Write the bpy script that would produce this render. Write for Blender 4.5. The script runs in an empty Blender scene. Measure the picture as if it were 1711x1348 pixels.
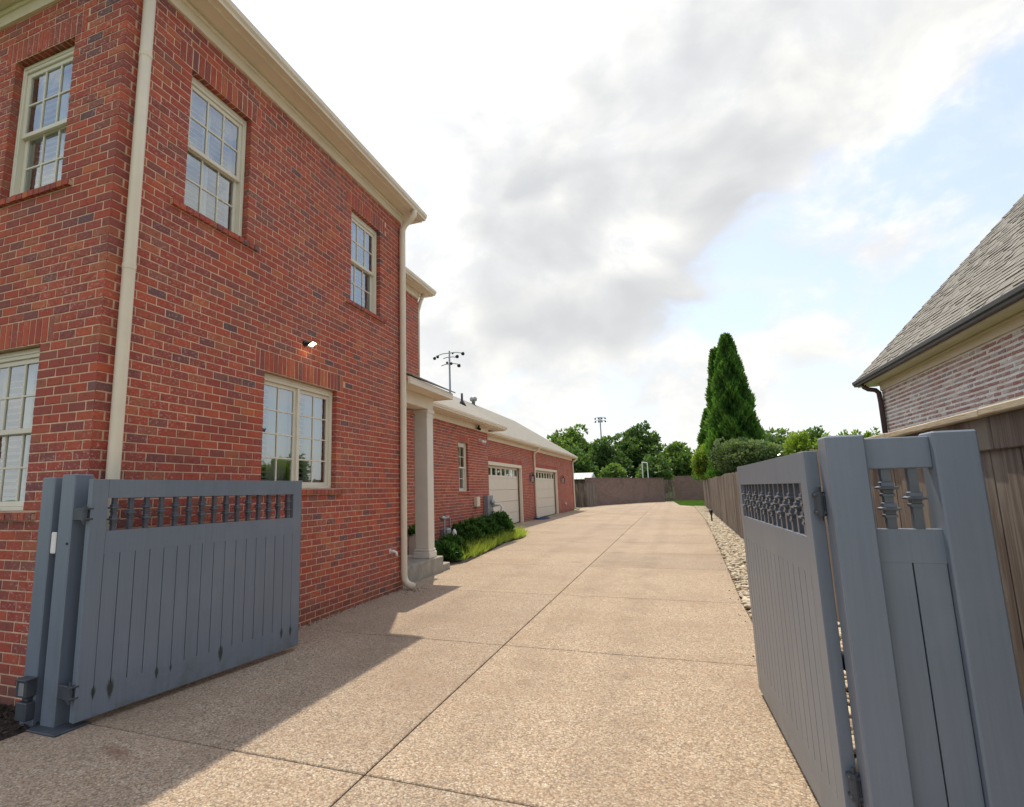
import bpy, bmesh, math, random
import numpy as np
from mathutils import Vector, Matrix
random.seed(7); RNG = np.random.default_rng(7)
sc = bpy.context.scene
COL = sc.collection
R_ = math.radians

# ------------------------------------------------------------------ camera
CAMP = Vector((0, 0, 1.5625))
right = Vector((0.932, 0.362, -0.021)).normalized()
fwd = Vector((-0.355, 0.921, 0.159)); fwd = (fwd - right * fwd.dot(right)).normalized()
up = right.cross(fwd)
cd = bpy.data.cameras.new('camera'); cam = bpy.data.objects.new('camera', cd); COL.objects.link(cam)
m = Matrix((right, up, -fwd)).transposed().to_4x4(); m.translation = CAMP
cam.matrix_world = m
cd.sensor_width = 36; cd.lens = 921.0 / 1711 * 36
cd.shift_x = (855.5 - 765.48) / 1711; cd.shift_y = -(674 - 671.81) / 1711
cd.clip_start = 0.05; cd.clip_end = 2000
sc.camera = cam

# ------------------------------------------------------------------ light
SUNV = Vector((1.27, -3.08, -6.66))            # direction the sunlight travels
sd = bpy.data.lights.new('sun', 'SUN'); sun = bpy.data.objects.new('sun', sd); COL.objects.link(sun)
sd.energy = 2.05; sd.angle = R_(0.53); sd.color = (1.0, 0.90, 0.71)
sun.rotation_euler = SUNV.to_track_quat('-Z', 'Y').to_euler(); sun.location = (-5, 12, 30)
SKY_STRENGTH = 0.115
sc.view_settings.view_transform = 'Standard'; sc.view_settings.look = 'None'
sc.view_settings.exposure = 1.02; sc.view_settings.gamma = 1.0
sc.view_settings.use_curve_mapping = False
sc.render.engine = 'CYCLES'
sc.cycles.max_bounces = 4; sc.cycles.diffuse_bounces = 3; sc.cycles.glossy_bounces = 3; sc.cycles.transparent_max_bounces = 8
try: sc.cycles.use_denoising = True
except Exception: pass

# ------------------------------------------------------------------ node helper
class NT:
    def __init__(s, tree): s.t = tree; s.n = tree.nodes; s.l = tree.links
    def new(s, typ, **kw):
        n = s.n.new(typ)
        for k, v in kw.items(): setattr(n, k, v)
        return n
    def put(s, sock, v):
        if hasattr(v, 'is_output') or isinstance(v, bpy.types.NodeSocket): s.l.new(v, sock)
        elif isinstance(v, (tuple, list)) and sock.type == 'RGBA' and len(v) == 3: sock.default_value = (*v, 1)
        else: sock.default_value = v
    def math(s, op, a, b=None, c=None, clamp=False):
        n = s.new('ShaderNodeMath', operation=op, use_clamp=clamp)
        for i, v in enumerate((a, b, c)):
            if v is not None: s.put(n.inputs[i], v)
        return n.outputs[0]
    def vmath(s, op, a, b=None):
        n = s.new('ShaderNodeVectorMath', operation=op); s.put(n.inputs[0], a)
        if b is not None: s.put(n.inputs[1], b)
        return n.outputs['Value'] if op in ('DOT_PRODUCT', 'LENGTH', 'DISTANCE') else n.outputs[0]
    def mix(s, f, a, b, typ='MIX'):
        n = s.new('ShaderNodeMix', data_type='RGBA', blend_type=typ); n.clamp_factor = True
        s.put(n.inputs[0], f); s.put(n.inputs[6], a); s.put(n.inputs[7], b); return n.outputs[2]
    def noise(s, vec, scale, detail=4, rough=.55, out='Fac', dist=0.0):
        n = s.new('ShaderNodeTexNoise'); s.put(n.inputs['Vector'], vec)
        n.inputs['Scale'].default_value = scale; n.inputs['Detail'].default_value = detail
        n.inputs['Roughness'].default_value = rough; n.inputs['Distortion'].default_value = dist
        return n.outputs[out]
    def vor(s, vec, scale, out='Color', feature='F1'):
        n = s.new('ShaderNodeTexVoronoi', feature=feature); s.put(n.inputs['Vector'], vec); n.inputs['Scale'].default_value = scale
        return n.outputs[out]
    def ramp(s, f, stops, interp='LINEAR'):
        n = s.new('ShaderNodeValToRGB'); s.put(n.inputs[0], f); cr = n.color_ramp; cr.interpolation = interp
        while len(cr.elements) < len(stops): cr.elements.new(0.5)
        for e, (p, c) in zip(cr.elements, stops):
            e.position = p; e.color = (*c, 1) if len(c) == 3 else c
        return n.outputs[0]
    def sstep(s, x, a, b):
        n = s.new('ShaderNodeMapRange', interpolation_type='SMOOTHSTEP'); s.put(n.inputs[0], x)
        n.inputs[1].default_value = a; n.inputs[2].default_value = b; return n.outputs[0]
    def scale(s, vec, k):
        n = s.new('ShaderNodeMapping'); s.put(n.inputs[0], vec); n.inputs['Scale'].default_value = k; return n.outputs[0]

# ------------------------------------------------------------------ sky
world = bpy.data.worlds.new('World'); sc.world = world; world.use_nodes = True
N = NT(world.node_tree); N.n.clear()
tc = N.new('ShaderNodeTexCoord'); D = N.vmath('NORMALIZE', tc.outputs['Generated'])
sky = N.new('ShaderNodeTexSky', sky_type='NISHITA'); sky.sun_disc = False
sky.sun_elevation = R_(63.4); sky.sun_rotation = R_(-22.4); sky.air_density = 1.0; sky.dust_density = 1.6; sky.ozone_density = 1.0
skyc = N.vmath('SCALE', sky.outputs[0]); skyc.node.inputs['Scale'].default_value = SKY_STRENGTH
sep = N.new('ShaderNodeSeparateXYZ'); N.l.new(D, sep.inputs[0]); dz = N.math('MAXIMUM', sep.outputs[2], 0.0)
SD = (-SUNV).normalized()
def add(*xs):
    r = xs[0]
    for x in xs[1:]: r = N.math('ADD', r, x)
    return r
def mul(a, b): return N.math('MULTIPLY', a, b)
def sub(a, b): return N.math('SUBTRACT', a, b)
def lobe(d, p):                                   # broad cumulus bank in one compass direction
    c = N.math('MAXIMUM', N.vmath('DOT_PRODUCT', D, Vector(d).normalized()), 0.0)
    return N.math('POWER', c, p)
def cl(vec, sc, det, ro, di): return N.noise(N.vmath('ADD', N.scale(vec, (1.0, 1.0, 1.5)), (3.1, .4, 1.7)), sc, det, ro, dist=di)
wv = N.vmath('ADD', D, N.vmath('MULTIPLY', N.vmath('SUBTRACT', N.noise(D, 3.5, 2, .5, out='Color'), (.5, .5, .5)), (.16, .16, .16)))   # billowing warp
n1 = cl(wv, 2.6, 7, .56, .0); n1s = cl(N.vmath('ADD', wv, tuple(SD * .045)), 2.6, 3, .56, .0)
n2 = cl(wv, 8.0, 5, .62, .0)
core = add(lobe((-.19, .916, .352), 110), lobe((-.08, .917, .40), 60), lobe((.02, .88, .475), 50), lobe((.13, .835, .535), 45), lobe((.25, .79, .56), 45), lobe((.34, .73, .60), 60))
puff = add(lobe((.36, .815, .455), 260), lobe((.40, .77, .50), 320), lobe((.30, .865, .402), 260), lobe((-.03, .909, .416), 500))
bank = add(core, mul(puff, .9), mul(lobe((-.42, .70, .58), 10), .55))
gap = add(mul(lobe((.36, .90, .28), 45), 1.25), mul(lobe((.47, .78, .42), 200), .9), mul(lobe((.13, .94, .30), 150), .7))
dens = add(n1, mul(sub(N.math('MINIMUM', bank, 1.0), gap), .20), mul(sub(n2, .5), .16))
cov = N.sstep(dens, .45, .58)
relief = mul(sub(n1, n1s), 4.0)                    # sides turned from the sun are greyer
tv = add(mul(N.math('MINIMUM', core, 1.0), .74), mul(sub(n1, .5), 1.0), mul(sub(n2, .5), .55), mul(relief, -.9), mul(puff, -.55))
thick = N.sstep(tv, .06, 1.12)
ccol = N.mix(thick, N.mix(N.sstep(n2, .36, .66), (.45, .457, .465), (.60, .588, .552)), (.335, .343, .353))
veil = N.mix(add(.34, mul(N.sstep(n2, .42, .74), .40)), skyc, (.46, .49, .53))          # thin summer veil over the blue
body = N.mix(cov, veil, ccol)
low = N.math('POWER', N.math('SUBTRACT', 1.0, dz, clamp=True), 5.0)
fin = N.mix(mul(low, .72), body, (.50, .505, .495))
aur = add(.96, mul(lobe(-SUNV, 7), .30))           # forward-scatter glow round the sun
fs = N.vmath('SCALE', fin); N.l.new(aur, fs.node.inputs['Scale']); fin = fs
bg = N.new('ShaderNodeBackground'); N.l.new(fin, bg.inputs[0]); bg.inputs[1].default_value = 1.0
wo = N.new('ShaderNodeOutputWorld'); N.l.new(bg.outputs[0], wo.inputs[0])

# ------------------------------------------------------------------ materials
MATS = {}
def mat(name, fn):
    mt = bpy.data.materials.new(name); mt.use_nodes = True; n = NT(mt.node_tree)
    b = n.n['Principled BSDF']; n.b = b; n.out = n.n['Material Output']
    n.geo = n.new('ShaderNodeNewGeometry').outputs['Position']
    t = n.new('ShaderNodeTexCoord'); n.obj = t.outputs['Object']
    oi = n.new('ShaderNodeObjectInfo'); n.orand = oi.outputs['Random']
    at = n.new('ShaderNodeAttribute', attribute_name='rnd'); n.attr = at.outputs['Fac']
    n.rnd = n.math('FRACT', n.math('ADD', n.attr, n.orand))
    fn(n, b); MATS[name] = mt; return mt
def bump(n, b, h, strength=.3, dist=.01):
    bp = n.new('ShaderNodeBump'); bp.inputs['Strength'].default_value = strength; bp.inputs['Distance'].default_value = dist
    n.put(bp.inputs['Height'], h); n.l.new(bp.outputs[0], b.inputs['Normal'])
def simple(name, col, rough=.6, metal=0, var=.12, nscale=6, bumpv=0.0, spec=.4):
    def f(n, b):
        k = n.noise(n.geo, nscale, 5, .6)
        c2 = tuple(min(1, c * (1 + var)) for c in col); c1 = tuple(c * (1 - var) for c in col)
        n.put(b.inputs['Base Color'], n.ramp(k, [(.3, c1), (.7, c2)]))
        b.inputs['Roughness'].default_value = rough; b.inputs['Metallic'].default_value = metal
        b.inputs['Specular IOR Level'].default_value = spec
        if bumpv: bump(n, b, n.noise(n.geo, nscale * 12, 4, .6), bumpv, .004)
    return mat(name, f)

def brick_mat(name, stops, flash, flashamt):
    def f(n, b):
        base = n.ramp(n.rnd, stops)
        big = n.noise(n.geo, 1.1, 3, .5)
        nz = n.noise(n.geo, 16, 3, .65); nf = n.noise(n.geo, 90, 2, .7)
        c = n.mix(n.math('MULTIPLY', n.sstep(nz, .50, .74), .50), base, (.13, .058, .052))
        c = n.mix(n.math('MULTIPLY', n.math('MULTIPLY', n.sstep(n.noise(n.scale(n.geo, (1, 1, 1.6)), 30, 3, .75), .53, .70), n.sstep(big, .34, .60)), flashamt), c, flash)
        c = n.mix(n.math('MULTIPLY', n.sstep(nf, .62, .76), .35), c, (.50, .36, .27))
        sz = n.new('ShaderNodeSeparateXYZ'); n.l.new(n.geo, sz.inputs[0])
        contact_shade_dirt = n.math('MULTIPLY', n.math('SUBTRACT', 1.0, n.sstep(n.math('ADD', sz.outputs[2], n.math('MULTIPLY', n.noise(n.geo, 3.0, 3, .7), .5)), .25, .62)), .45)  # contact darkening painted into the brick colour near the ground, along with splashed dirt
        c = n.mix(contact_shade_dirt, c, (.12, .075, .055))
        streak = n.sstep(n.noise(n.scale(n.geo, (5, 5, .35)), 1.0, 3, .65), .56, .78)
        c = n.mix(n.math('MULTIPLY', streak, .35), c, (.17, .085, .07))
        n.put(b.inputs['Base Color'], c); b.inputs['Roughness'].default_value = .85; b.inputs['Specular IOR Level'].default_value = .25
        bump(n, b, n.math('ADD', nf, nz), .45, .004)
    return mat(name, f)
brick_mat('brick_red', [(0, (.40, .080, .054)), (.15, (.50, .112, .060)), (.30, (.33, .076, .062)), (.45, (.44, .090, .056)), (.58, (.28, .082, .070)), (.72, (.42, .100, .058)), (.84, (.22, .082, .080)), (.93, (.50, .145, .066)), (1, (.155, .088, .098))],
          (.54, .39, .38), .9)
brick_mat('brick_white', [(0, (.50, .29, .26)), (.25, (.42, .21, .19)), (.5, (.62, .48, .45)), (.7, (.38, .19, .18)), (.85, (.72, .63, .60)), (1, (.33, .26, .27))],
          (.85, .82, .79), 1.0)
simple('mortar', (.64, .44, .305), .95, var=.26, nscale=9, bumpv=.5)
simple('mortar_white', (.88, .86, .83), .95, var=.12, nscale=9, bumpv=.5)
simple('cream', (.76, .67, .53), .45, var=.05, nscale=3)
simple('cream_window', (.72, .67, .55), .45, var=.05, nscale=3)
simple('column_paint', (.74, .69, .61), .5, var=.05, nscale=3)
simple('door_paint', (.74, .665, .545), .5, var=.04, nscale=2)
simple('white_paint', (.78, .77, .74), .45, var=.04)
simple('interior', (.10, .14, .14), .9, var=.2)
simple('dark_gutter', (.055, .055, .065), .4, var=.1)
simple('brown_pipe', (.085, .055, .058), .4, var=.1)
simple('black_metal', (.018, .018, .02), .4, var=.2)
simple('grey_metal', (.28, .30, .33), .45, metal=.3, var=.1)
simple('galvanised', (.36, .37, .38), .4, metal=.5, var=.1)
simple('step_concrete', (.33, .31, .27), .9, var=.22, nscale=5, bumpv=.5)
simple('bark', (.10, .07, .05), .95, var=.35, nscale=8, bumpv=.6)
simple('hose_blue', (.03, .07, .20), .4)
simple('metal_roof', (.55, .60, .58), .4, var=.06)
simple('terracotta', (.75, .73, .70), .7)
simple('mulch_chip', (.055, .04, .032), 1, var=.6, nscale=40); simple('dry_leaf', (.14, .09, .05), .9, var=.5, nscale=30)

DRIPS = [(0, 1.2), (1, 1.9), (4, 1.15), (5, .8), (9, 1.8), (15, 1.35), (16, 1.35)]
def paint(name, drips):
    def f_paint(n, b):                              # slate gate paint: chalky, brushed down the grain, algae at groove ends
        g = n.noise(n.scale(n.geo, (55, 55, 1.6)), 1.0, 6, .68, dist=.3); w = n.noise(n.geo, 1.9, 6, .65); w2 = n.noise(n.scale(n.geo, (9, 9, 1.1)), 1.0, 5, .6)
        c = n.ramp(g, [(.2, (.140, .172, .222)), (.8, (.178, .213, .268))])
        c = n.mix(n.math('MULTIPLY', n.sstep(w, .48, .74), .5), c, (.21, .238, .282))
        c = n.mix(n.math('MULTIPLY', n.sstep(w2, .50, .76), .45), c, (.125, .158, .192))
        sepz = n.new('ShaderNodeSeparateXYZ'); n.l.new(n.geo, sepz.inputs[0])
        lowm = n.math('SUBTRACT', 1.0, n.sstep(n.math('ADD', sepz.outputs[2], n.math('MULTIPLY', w, .3)), .14, .50))
        c = n.mix(n.math('MULTIPLY', lowm, n.math('MULTIPLY', n.sstep(n.noise(n.geo, 6, 5, .65), .42, .68), .55)), c, (.085, .105, .085))
        if drips:
            so = n.new('ShaderNodeSeparateXYZ'); n.l.new(n.obj, so.inputs[0]); nz = n.noise(n.obj, 38, 4, .6)
            for i, k in DRIPS:
                u = .1185 + i * (2.13 - .237) / 16
                du = n.math('DIVIDE', n.math('SUBTRACT', so.outputs[0], u), .0125 * k); dv = n.math('DIVIDE', n.math('SUBTRACT', so.outputs[2], .222 - .012 * k), .034 * k)
                taper = n.math('ADD', 1.0, n.math('MULTIPLY', n.math('MAXIMUM', n.math('MULTIPLY', dv, -1.0), 0.0), .9)); du = n.math('MULTIPLY', du, taper)
                r = n.math('SQRT', n.math('ADD', n.math('MULTIPLY', du, du), n.math('MULTIPLY', dv, dv)))
                c = n.mix(n.math('MULTIPLY', n.math('SUBTRACT', 1.0, n.sstep(n.math('ADD', r, n.math('MULTIPLY', nz, .6)), .85, 1.75)), .95), c, (.020, .034, .030))
        n.put(b.inputs['Base Color'], c); b.inputs['Specular IOR Level'].default_value = .6
        n.put(b.inputs['Roughness'], n.math('ADD', .30, n.math('MULTIPLY', w, .22)))
        bump(n, b, g, .15, .003)
    return mat(name, f_paint)
paint('slate_paint', False); paint('slate_paint_stained', True)
simple('slate_dark', (.06, .07, .085), .5, var=.2, nscale=12)
simple('slate_iron', (.085, .098, .125), .28, var=.15, nscale=20, spec=.7)

def f_drive(n, b):                                  # exposed aggregate concrete
    cell = n.vor(n.geo, 78, 'Color'); sp = n.new('ShaderNodeSeparateColor'); n.l.new(cell, sp.inputs[0])
    cell2 = n.vor(n.geo, 165, 'Color'); sp2 = n.new('ShaderNodeSeparateColor'); n.l.new(cell2, sp2.inputs[0])
    PAL = [(0, (.13, .088, .066)), (.16, (.36, .265, .19)), (.40, (.55, .445, .345)), (.58, (.50, .335, .23)), (.74, (.72, .63, .53)), (.86, (.24, .20, .18)), (1, (.86, .81, .74))]
    peb = n.mix(.45, n.ramp(sp.outputs[0], PAL), n.ramp(sp2.outputs[1], PAL))
    fine = n.noise(n.geo, 190, 3, .7)
    edge = n.sstep(n.vor(n.geo, 78, 'Distance'), .46, .80)
    c = n.mix(n.math('MULTIPLY', edge, .62), peb, (.15, .11, .085))
    c = n.mix(n.math('MULTIPLY', n.sstep(fine, .54, .68), .4), c, (.17, .125, .095))
    st = n.noise(n.geo, .55, 5, .6); st2 = n.noise(n.geo, 2.4, 5, .6)
    c = n.mix(n.math('MULTIPLY', n.sstep(st, .42, .70), .45), c, (.29, .21, .16))
    c = n.mix(n.math('MULTIPLY', n.sstep(st2, .52, .78), .34), c, (.23, .175, .14))
    far = n.noise(n.scale(n.geo, (.5, 2.0, 1)), 1.5, 4, .6)
    c = n.mix(n.math('MULTIPLY', n.sstep(far, .50, .72), .30), c, (.34, .235, .17))
    sq = n.new('ShaderNodeSeparateXYZ'); n.l.new(n.geo, sq.inputs[0])
    for xt in (-2.95, -1.35, -.55):                    # faint tyre lanes
        w = n.math('ABSOLUTE', n.math('ADD', n.math('SUBTRACT', sq.outputs[0], xt), n.math('MULTIPLY', n.math('SUBTRACT', n.noise(n.scale(n.geo, (0, .12, 0)), 1.0, 2, .5), .5), .8)))
        c = n.mix(n.math('MULTIPLY', n.math('MULTIPLY', n.math('SUBTRACT', 1.0, n.sstep(w, .05, .30)), n.sstep(n.noise(n.geo, 1.7, 5, .65), .36, .62)), .26), c, (.20, .155, .125))
    spot = n.math('SUBTRACT', 1.0, n.sstep(n.math('ADD', n.vor(n.geo, .75, 'Distance'), n.math('MULTIPLY', st2, .22)), .13, .24))
    c = n.mix(n.math('MULTIPLY', spot, .38), c, (.15, .115, .095))
    sepv = n.new('ShaderNodeSeparateXYZ'); n.l.new(n.geo, sepv.inputs[0])
    # rust streak left by the gate wheel
    ax = n.math('ADD', sepv.outputs[0], 3.36); ay = n.math('SUBTRACT', sepv.outputs[1], 2.705)
    rx = n.math('DIVIDE', n.math('SUBTRACT', n.math('MULTIPLY', ax, .961), n.math('MULTIPLY', ay, .278)), .30)
    ry = n.math('DIVIDE', n.math('ADD', n.math('MULTIPLY', ax, .278), n.math('MULTIPLY', ay, .961)), .075)
    rr = n.math('SQRT', n.math('ADD', n.math('MULTIPLY', rx, rx), n.math('MULTIPLY', ry, ry)))
    c = n.mix(n.math('MULTIPLY', n.math('SUBTRACT', 1.0, n.sstep(n.math('ADD', rr, n.math('MULTIPLY', n.noise(n.geo, 14, 4, .7), 1.1)), .55, 1.55)), .6), c, (.17, .075, .048))
    tint = n.ramp(n.orand, [(0, (.81, .80, .765)), (.5, (.87, .85, .80)), (1, (.93, .905, .84))])
    c = n.mix(1.0, c, tint, 'MULTIPLY')
    n.put(b.inputs['Base Color'], c); b.inputs['Roughness'].default_value = .8; b.inputs['Specular IOR Level'].default_value = .3
    bump(n, b, n.math('ADD', n.math('MULTIPLY', n.vor(n.geo, 78, 'Distance'), -1.0), fine), .55, .006)
mat('aggregate', f_drive)
simple('joint_dirt', (.035, .025, .022), 1, var=.5, nscale=30, bumpv=.5)

def f_mulch(n, b):
    c = n.ramp(n.noise(n.geo, 35, 6, .75), [(.3, (.010, .008, .007)), (.5, (.04, .028, .022)), (.72, (.13, .095, .075))])
    n.put(b.inputs['Base Color'], c); b.inputs['Roughness'].default_value = 1; bump(n, b, n.noise(n.geo, 45, 6, .8), 1.0, .03)
mat('mulch', f_mulch)
def f_soil(n, b):
    c = n.ramp(n.noise(n.geo, 8, 6, .7), [(.3, (.12, .09, .06)), (.7, (.26, .20, .13))])
    n.put(b.inputs['Base Color'], c); b.inputs['Roughness'].default_value = 1; bump(n, b, n.noise(n.geo, 40, 5, .8), .6, .02)
mat('soil', f_soil)
def f_lawn(n, b):
    c = n.ramp(n.noise(n.geo, 5, 6, .7), [(.3, (.045, .085, .018)), (.7, (.11, .17, .035))])
    n.put(b.inputs['Base Color'], c); b.inputs['Roughness'].default_value = 1; bump(n, b, n.noise(n.geo, 60, 4, .8), .8, .03)
mat('lawn', f_lawn)
def f_stone(n, b):
    c = n.ramp(n.rnd, [(0, (.36, .30, .21)), (.2, (.56, .49, .37)), (.4, (.47, .385, .26)), (.6, (.64, .58, .47)), (.75, (.40, .29, .19)), (.9, (.52, .47, .40)), (1, (.30, .20, .15))])
    c = n.mix(n.math('MULTIPLY', n.sstep(n.noise(n.geo, 30, 4, .6), .5, .75), .35), c, (.30, .24, .17))
    n.put(b.inputs['Base Color'], c); b.inputs['Roughness'].default_value = .75
    bump(n, b, n.noise(n.geo, 60, 4, .6), .2, .004)
mat('river_stone', f_stone)
def f_wood(n, b):                                   # weathered cedar, grey with brown wet stains
    g = n.noise(n.scale(n.geo, (60, 60, 1.6)), 1.0, 6, .7, dist=.4); k = n.noise(n.scale(n.geo, (5, 5, 1.1)), 1.0, 4, .6)
    base = n.ramp(n.rnd, [(0, (.155, .118, .096)), (.5, (.21, .166, .138)), (1, (.11, .08, .066))])
    c = n.mix(n.sstep(g, .38, .68), n.mix(.7, base, (.055, .034, .026)), base)
    c = n.mix(n.math('MULTIPLY', n.sstep(k, .45, .68), .65), c, (.27, .235, .195))
    n.put(b.inputs['Base Color'], c); b.inputs['Roughness'].default_value = .9; bump(n, b, g, .5, .004)
mat('fence_wood', f_wood)
def f_wood2(n, b):
    g = n.noise(n.scale(n.geo, (30, 3.0, 40)), 1.0, 6, .7, dist=1.2)
    c = n.ramp(g, [(.3, (.30, .24, .165)), (.5, (.47, .40, .29)), (.72, (.60, .53, .41))])
    n.put(b.inputs['Base Color'], c); b.inputs['Roughness'].default_value = .85; bump(n, b, g, .5, .004)
mat('rail_wood', f_wood2)
def shingle(name, stops):
    def f(n, b):
        c = n.ramp(n.rnd, stops); c = n.mix(.5, c, n.ramp(n.noise(n.geo, 120, 4, .8), [(.3, (.10, .095, .085)), (.7, (.42, .40, .36))]))
        n.put(b.inputs['Base Color'], c); b.inputs['Roughness'].default_value = .95; bump(n, b, n.noise(n.geo, 200, 3, .8), .4, .003)
    return mat(name, f)
shingle('shingle', [(0, (.13, .127, .122)), (.4, (.225, .218, .208)), (.7, (.175, .17, .163)), (1, (.29, .282, .27))])
def f_farroof(n, b):
    v = n.scale(n.geo, (1.0, 1.0, 1.0)); br = n.new('ShaderNodeTexBrick'); sx = n.new('ShaderNodeSeparateXYZ'); n.l.new(v, sx.inputs[0])
    cx = n.new('ShaderNodeCombineXYZ'); n.l.new(sx.outputs[1], cx.inputs[0]); n.l.new(n.math('MULTIPLY', sx.outputs[0], 1.2), cx.inputs[1]); n.l.new(cx.outputs[0], br.inputs['Vector'])
    br.inputs['Color1'].default_value = (.25, .235, .21, 1); br.inputs['Color2'].default_value = (.31, .29, .26, 1); br.inputs['Mortar'].default_value = (.16, .15, .135, 1)
    br.inputs['Scale'].default_value = 1; br.inputs['Brick Width'].default_value = .33; br.inputs['Row Height'].default_value = .145; br.inputs['Mortar Size'].default_value = .01
    c = n.mix(n.math('MULTIPLY', n.noise(n.geo, 6, 5, .7), .5), br.outputs[0], (.25, .23, .2))
    n.put(b.inputs['Base Color'], c); b.inputs['Roughness'].default_value = .95; bump(n, b, br.outputs['Fac'], -.4, .01)
mat('far_shingle', f_farroof)
def f_farbrick(n, b):
    br = n.new('ShaderNodeTexBrick'); sx = n.new('ShaderNodeSeparateXYZ'); n.l.new(n.geo, sx.inputs[0])
    cx = n.new('ShaderNodeCombineXYZ'); n.l.new(n.math('ADD', sx.outputs[0], n.math('MULTIPLY', sx.outputs[1], .6)), cx.inputs[0]); n.l.new(sx.outputs[2], cx.inputs[1]); n.l.new(cx.outputs[0], br.inputs['Vector'])
    br.inputs['Color1'].default_value = (.155, .090, .075, 1); br.inputs['Color2'].default_value = (.215, .135, .112, 1); br.inputs['Mortar'].default_value = (.225, .175, .152, 1)
    br.inputs['Scale'].default_value = 1; br.inputs['Brick Width'].default_value = .3; br.inputs['Row Height'].default_value = .1; br.inputs['Mortar Size'].default_value = .012
    c = n.mix(n.math('MULTIPLY', n.sstep(n.noise(n.geo, 1.2, 5, .7), .45, .7), .5), br.outputs[0], (.11, .075, .06))
    n.put(b.inputs['Base Color'], c); b.inputs['Roughness'].default_value = .95; bump(n, b, br.outputs['Fac'], -.4, .01)
mat('far_brick', f_farbrick)
def leafmat(name, stops, trans=.35, rough=.45):
    def f(n, b):
        c = n.ramp(n.attr, stops); c = n.mix(.3, c, n.mix(1.0, c, n.ramp(n.noise(n.geo, 1.3, 3, .5), [(.3, (.5, .55, .5)), (.7, (1.5, 1.45, 1.2))]), 'MULTIPLY'))
        n.put(b.inputs['Base Color'], c); b.inputs['Roughness'].default_value = rough; b.inputs['Specular IOR Level'].default_value = .35
        tr = n.new('ShaderNodeBsdfTranslucent'); n.put(tr.inputs[0], n.mix(1.0, c, (1.3, 1.5, .7), 'MULTIPLY'))
        mx = n.new('ShaderNodeMixShader'); mx.inputs[0].default_value = trans
        n.l.new(b.outputs[0], mx.inputs[1]); n.l.new(tr.outputs[0], mx.inputs[2]); n.l.new(mx.outputs[0], n.out.inputs[0])
    return mat(name, f)
leafmat('leaf_tree', [(0, (.05, .095, .032)), (.5, (.09, .155, .05)), (1, (.15, .225, .075))], .42)
leafmat('leaf_tree_light', [(0, (.08, .135, .042)), (.5, (.13, .205, .06)), (1, (.20, .27, .09))], .42)
leafmat('leaf_cypress', [(0, (.03, .085, .02)), (.5, (.065, .16, .03)), (1, (.13, .25, .05))], .36, .6)
leafmat('leaf_hedge', [(0, (.05, .09, .036)), (.5, (.12, .175, .075)), (1, (.30, .36, .20))], .25, .2)
leafmat('leaf_lime', [(0, (.11, .18, .025)), (.5, (.19, .28, .045)), (1, (.30, .38, .08))], .4, .5)
leafmat('leaf_holly', [(0, (.022, .07, .018)), (.5, (.055, .14, .032)), (1, (.15, .27, .065))], .3, .2)
leafmat('leaf_liriope', [(0, (.20, .27, .04)), (.5, (.36, .43, .08)), (1, (.55, .58, .18))], .45, .5)
leafmat('leaf_grass', [(0, (.06, .13, .02)), (1, (.14, .24, .04))], .35, .6)
def f_glass(n, b):
    fr = n.new('ShaderNodeFresnel'); fr.inputs[0].default_value = 1.6
    gl = n.new('ShaderNodeBsdfGlossy'); gl.inputs['Roughness'].default_value = .015; gl.inputs[0].default_value = (.93, .97, 1, 1)
    wv = n.new('ShaderNodeBump'); wv.inputs['Strength'].default_value = .05; wv.inputs['Distance'].default_value = .02
    n.l.new(n.noise(n.geo, 3.5, 2, .4), wv.inputs['Height']); n.l.new(wv.outputs[0], gl.inputs['Normal'])
    tr = n.new('ShaderNodeBsdfTransparent'); tr.inputs[0].default_value = (.80, .90, .87, 1)
    mx = n.new('ShaderNodeMixShader'); n.l.new(n.math('ADD', fr.outputs[0], .24, clamp=True), mx.inputs[0])
    n.l.new(tr.outputs[0], mx.inputs[1]); n.l.new(gl.outputs[0], mx.inputs[2]); n.l.new(mx.outputs[0], n.out.inputs[0])
mat('glass', f_glass)
def f_lamp(n, b):
    b.inputs['Base Color'].default_value = (1, .9, .7, 1); b.inputs['Emission Color'].default_value = (1, .78, .45, 1); b.inputs['Emission Strength'].default_value = 5
mat('lamp_on', f_lamp)

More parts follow.
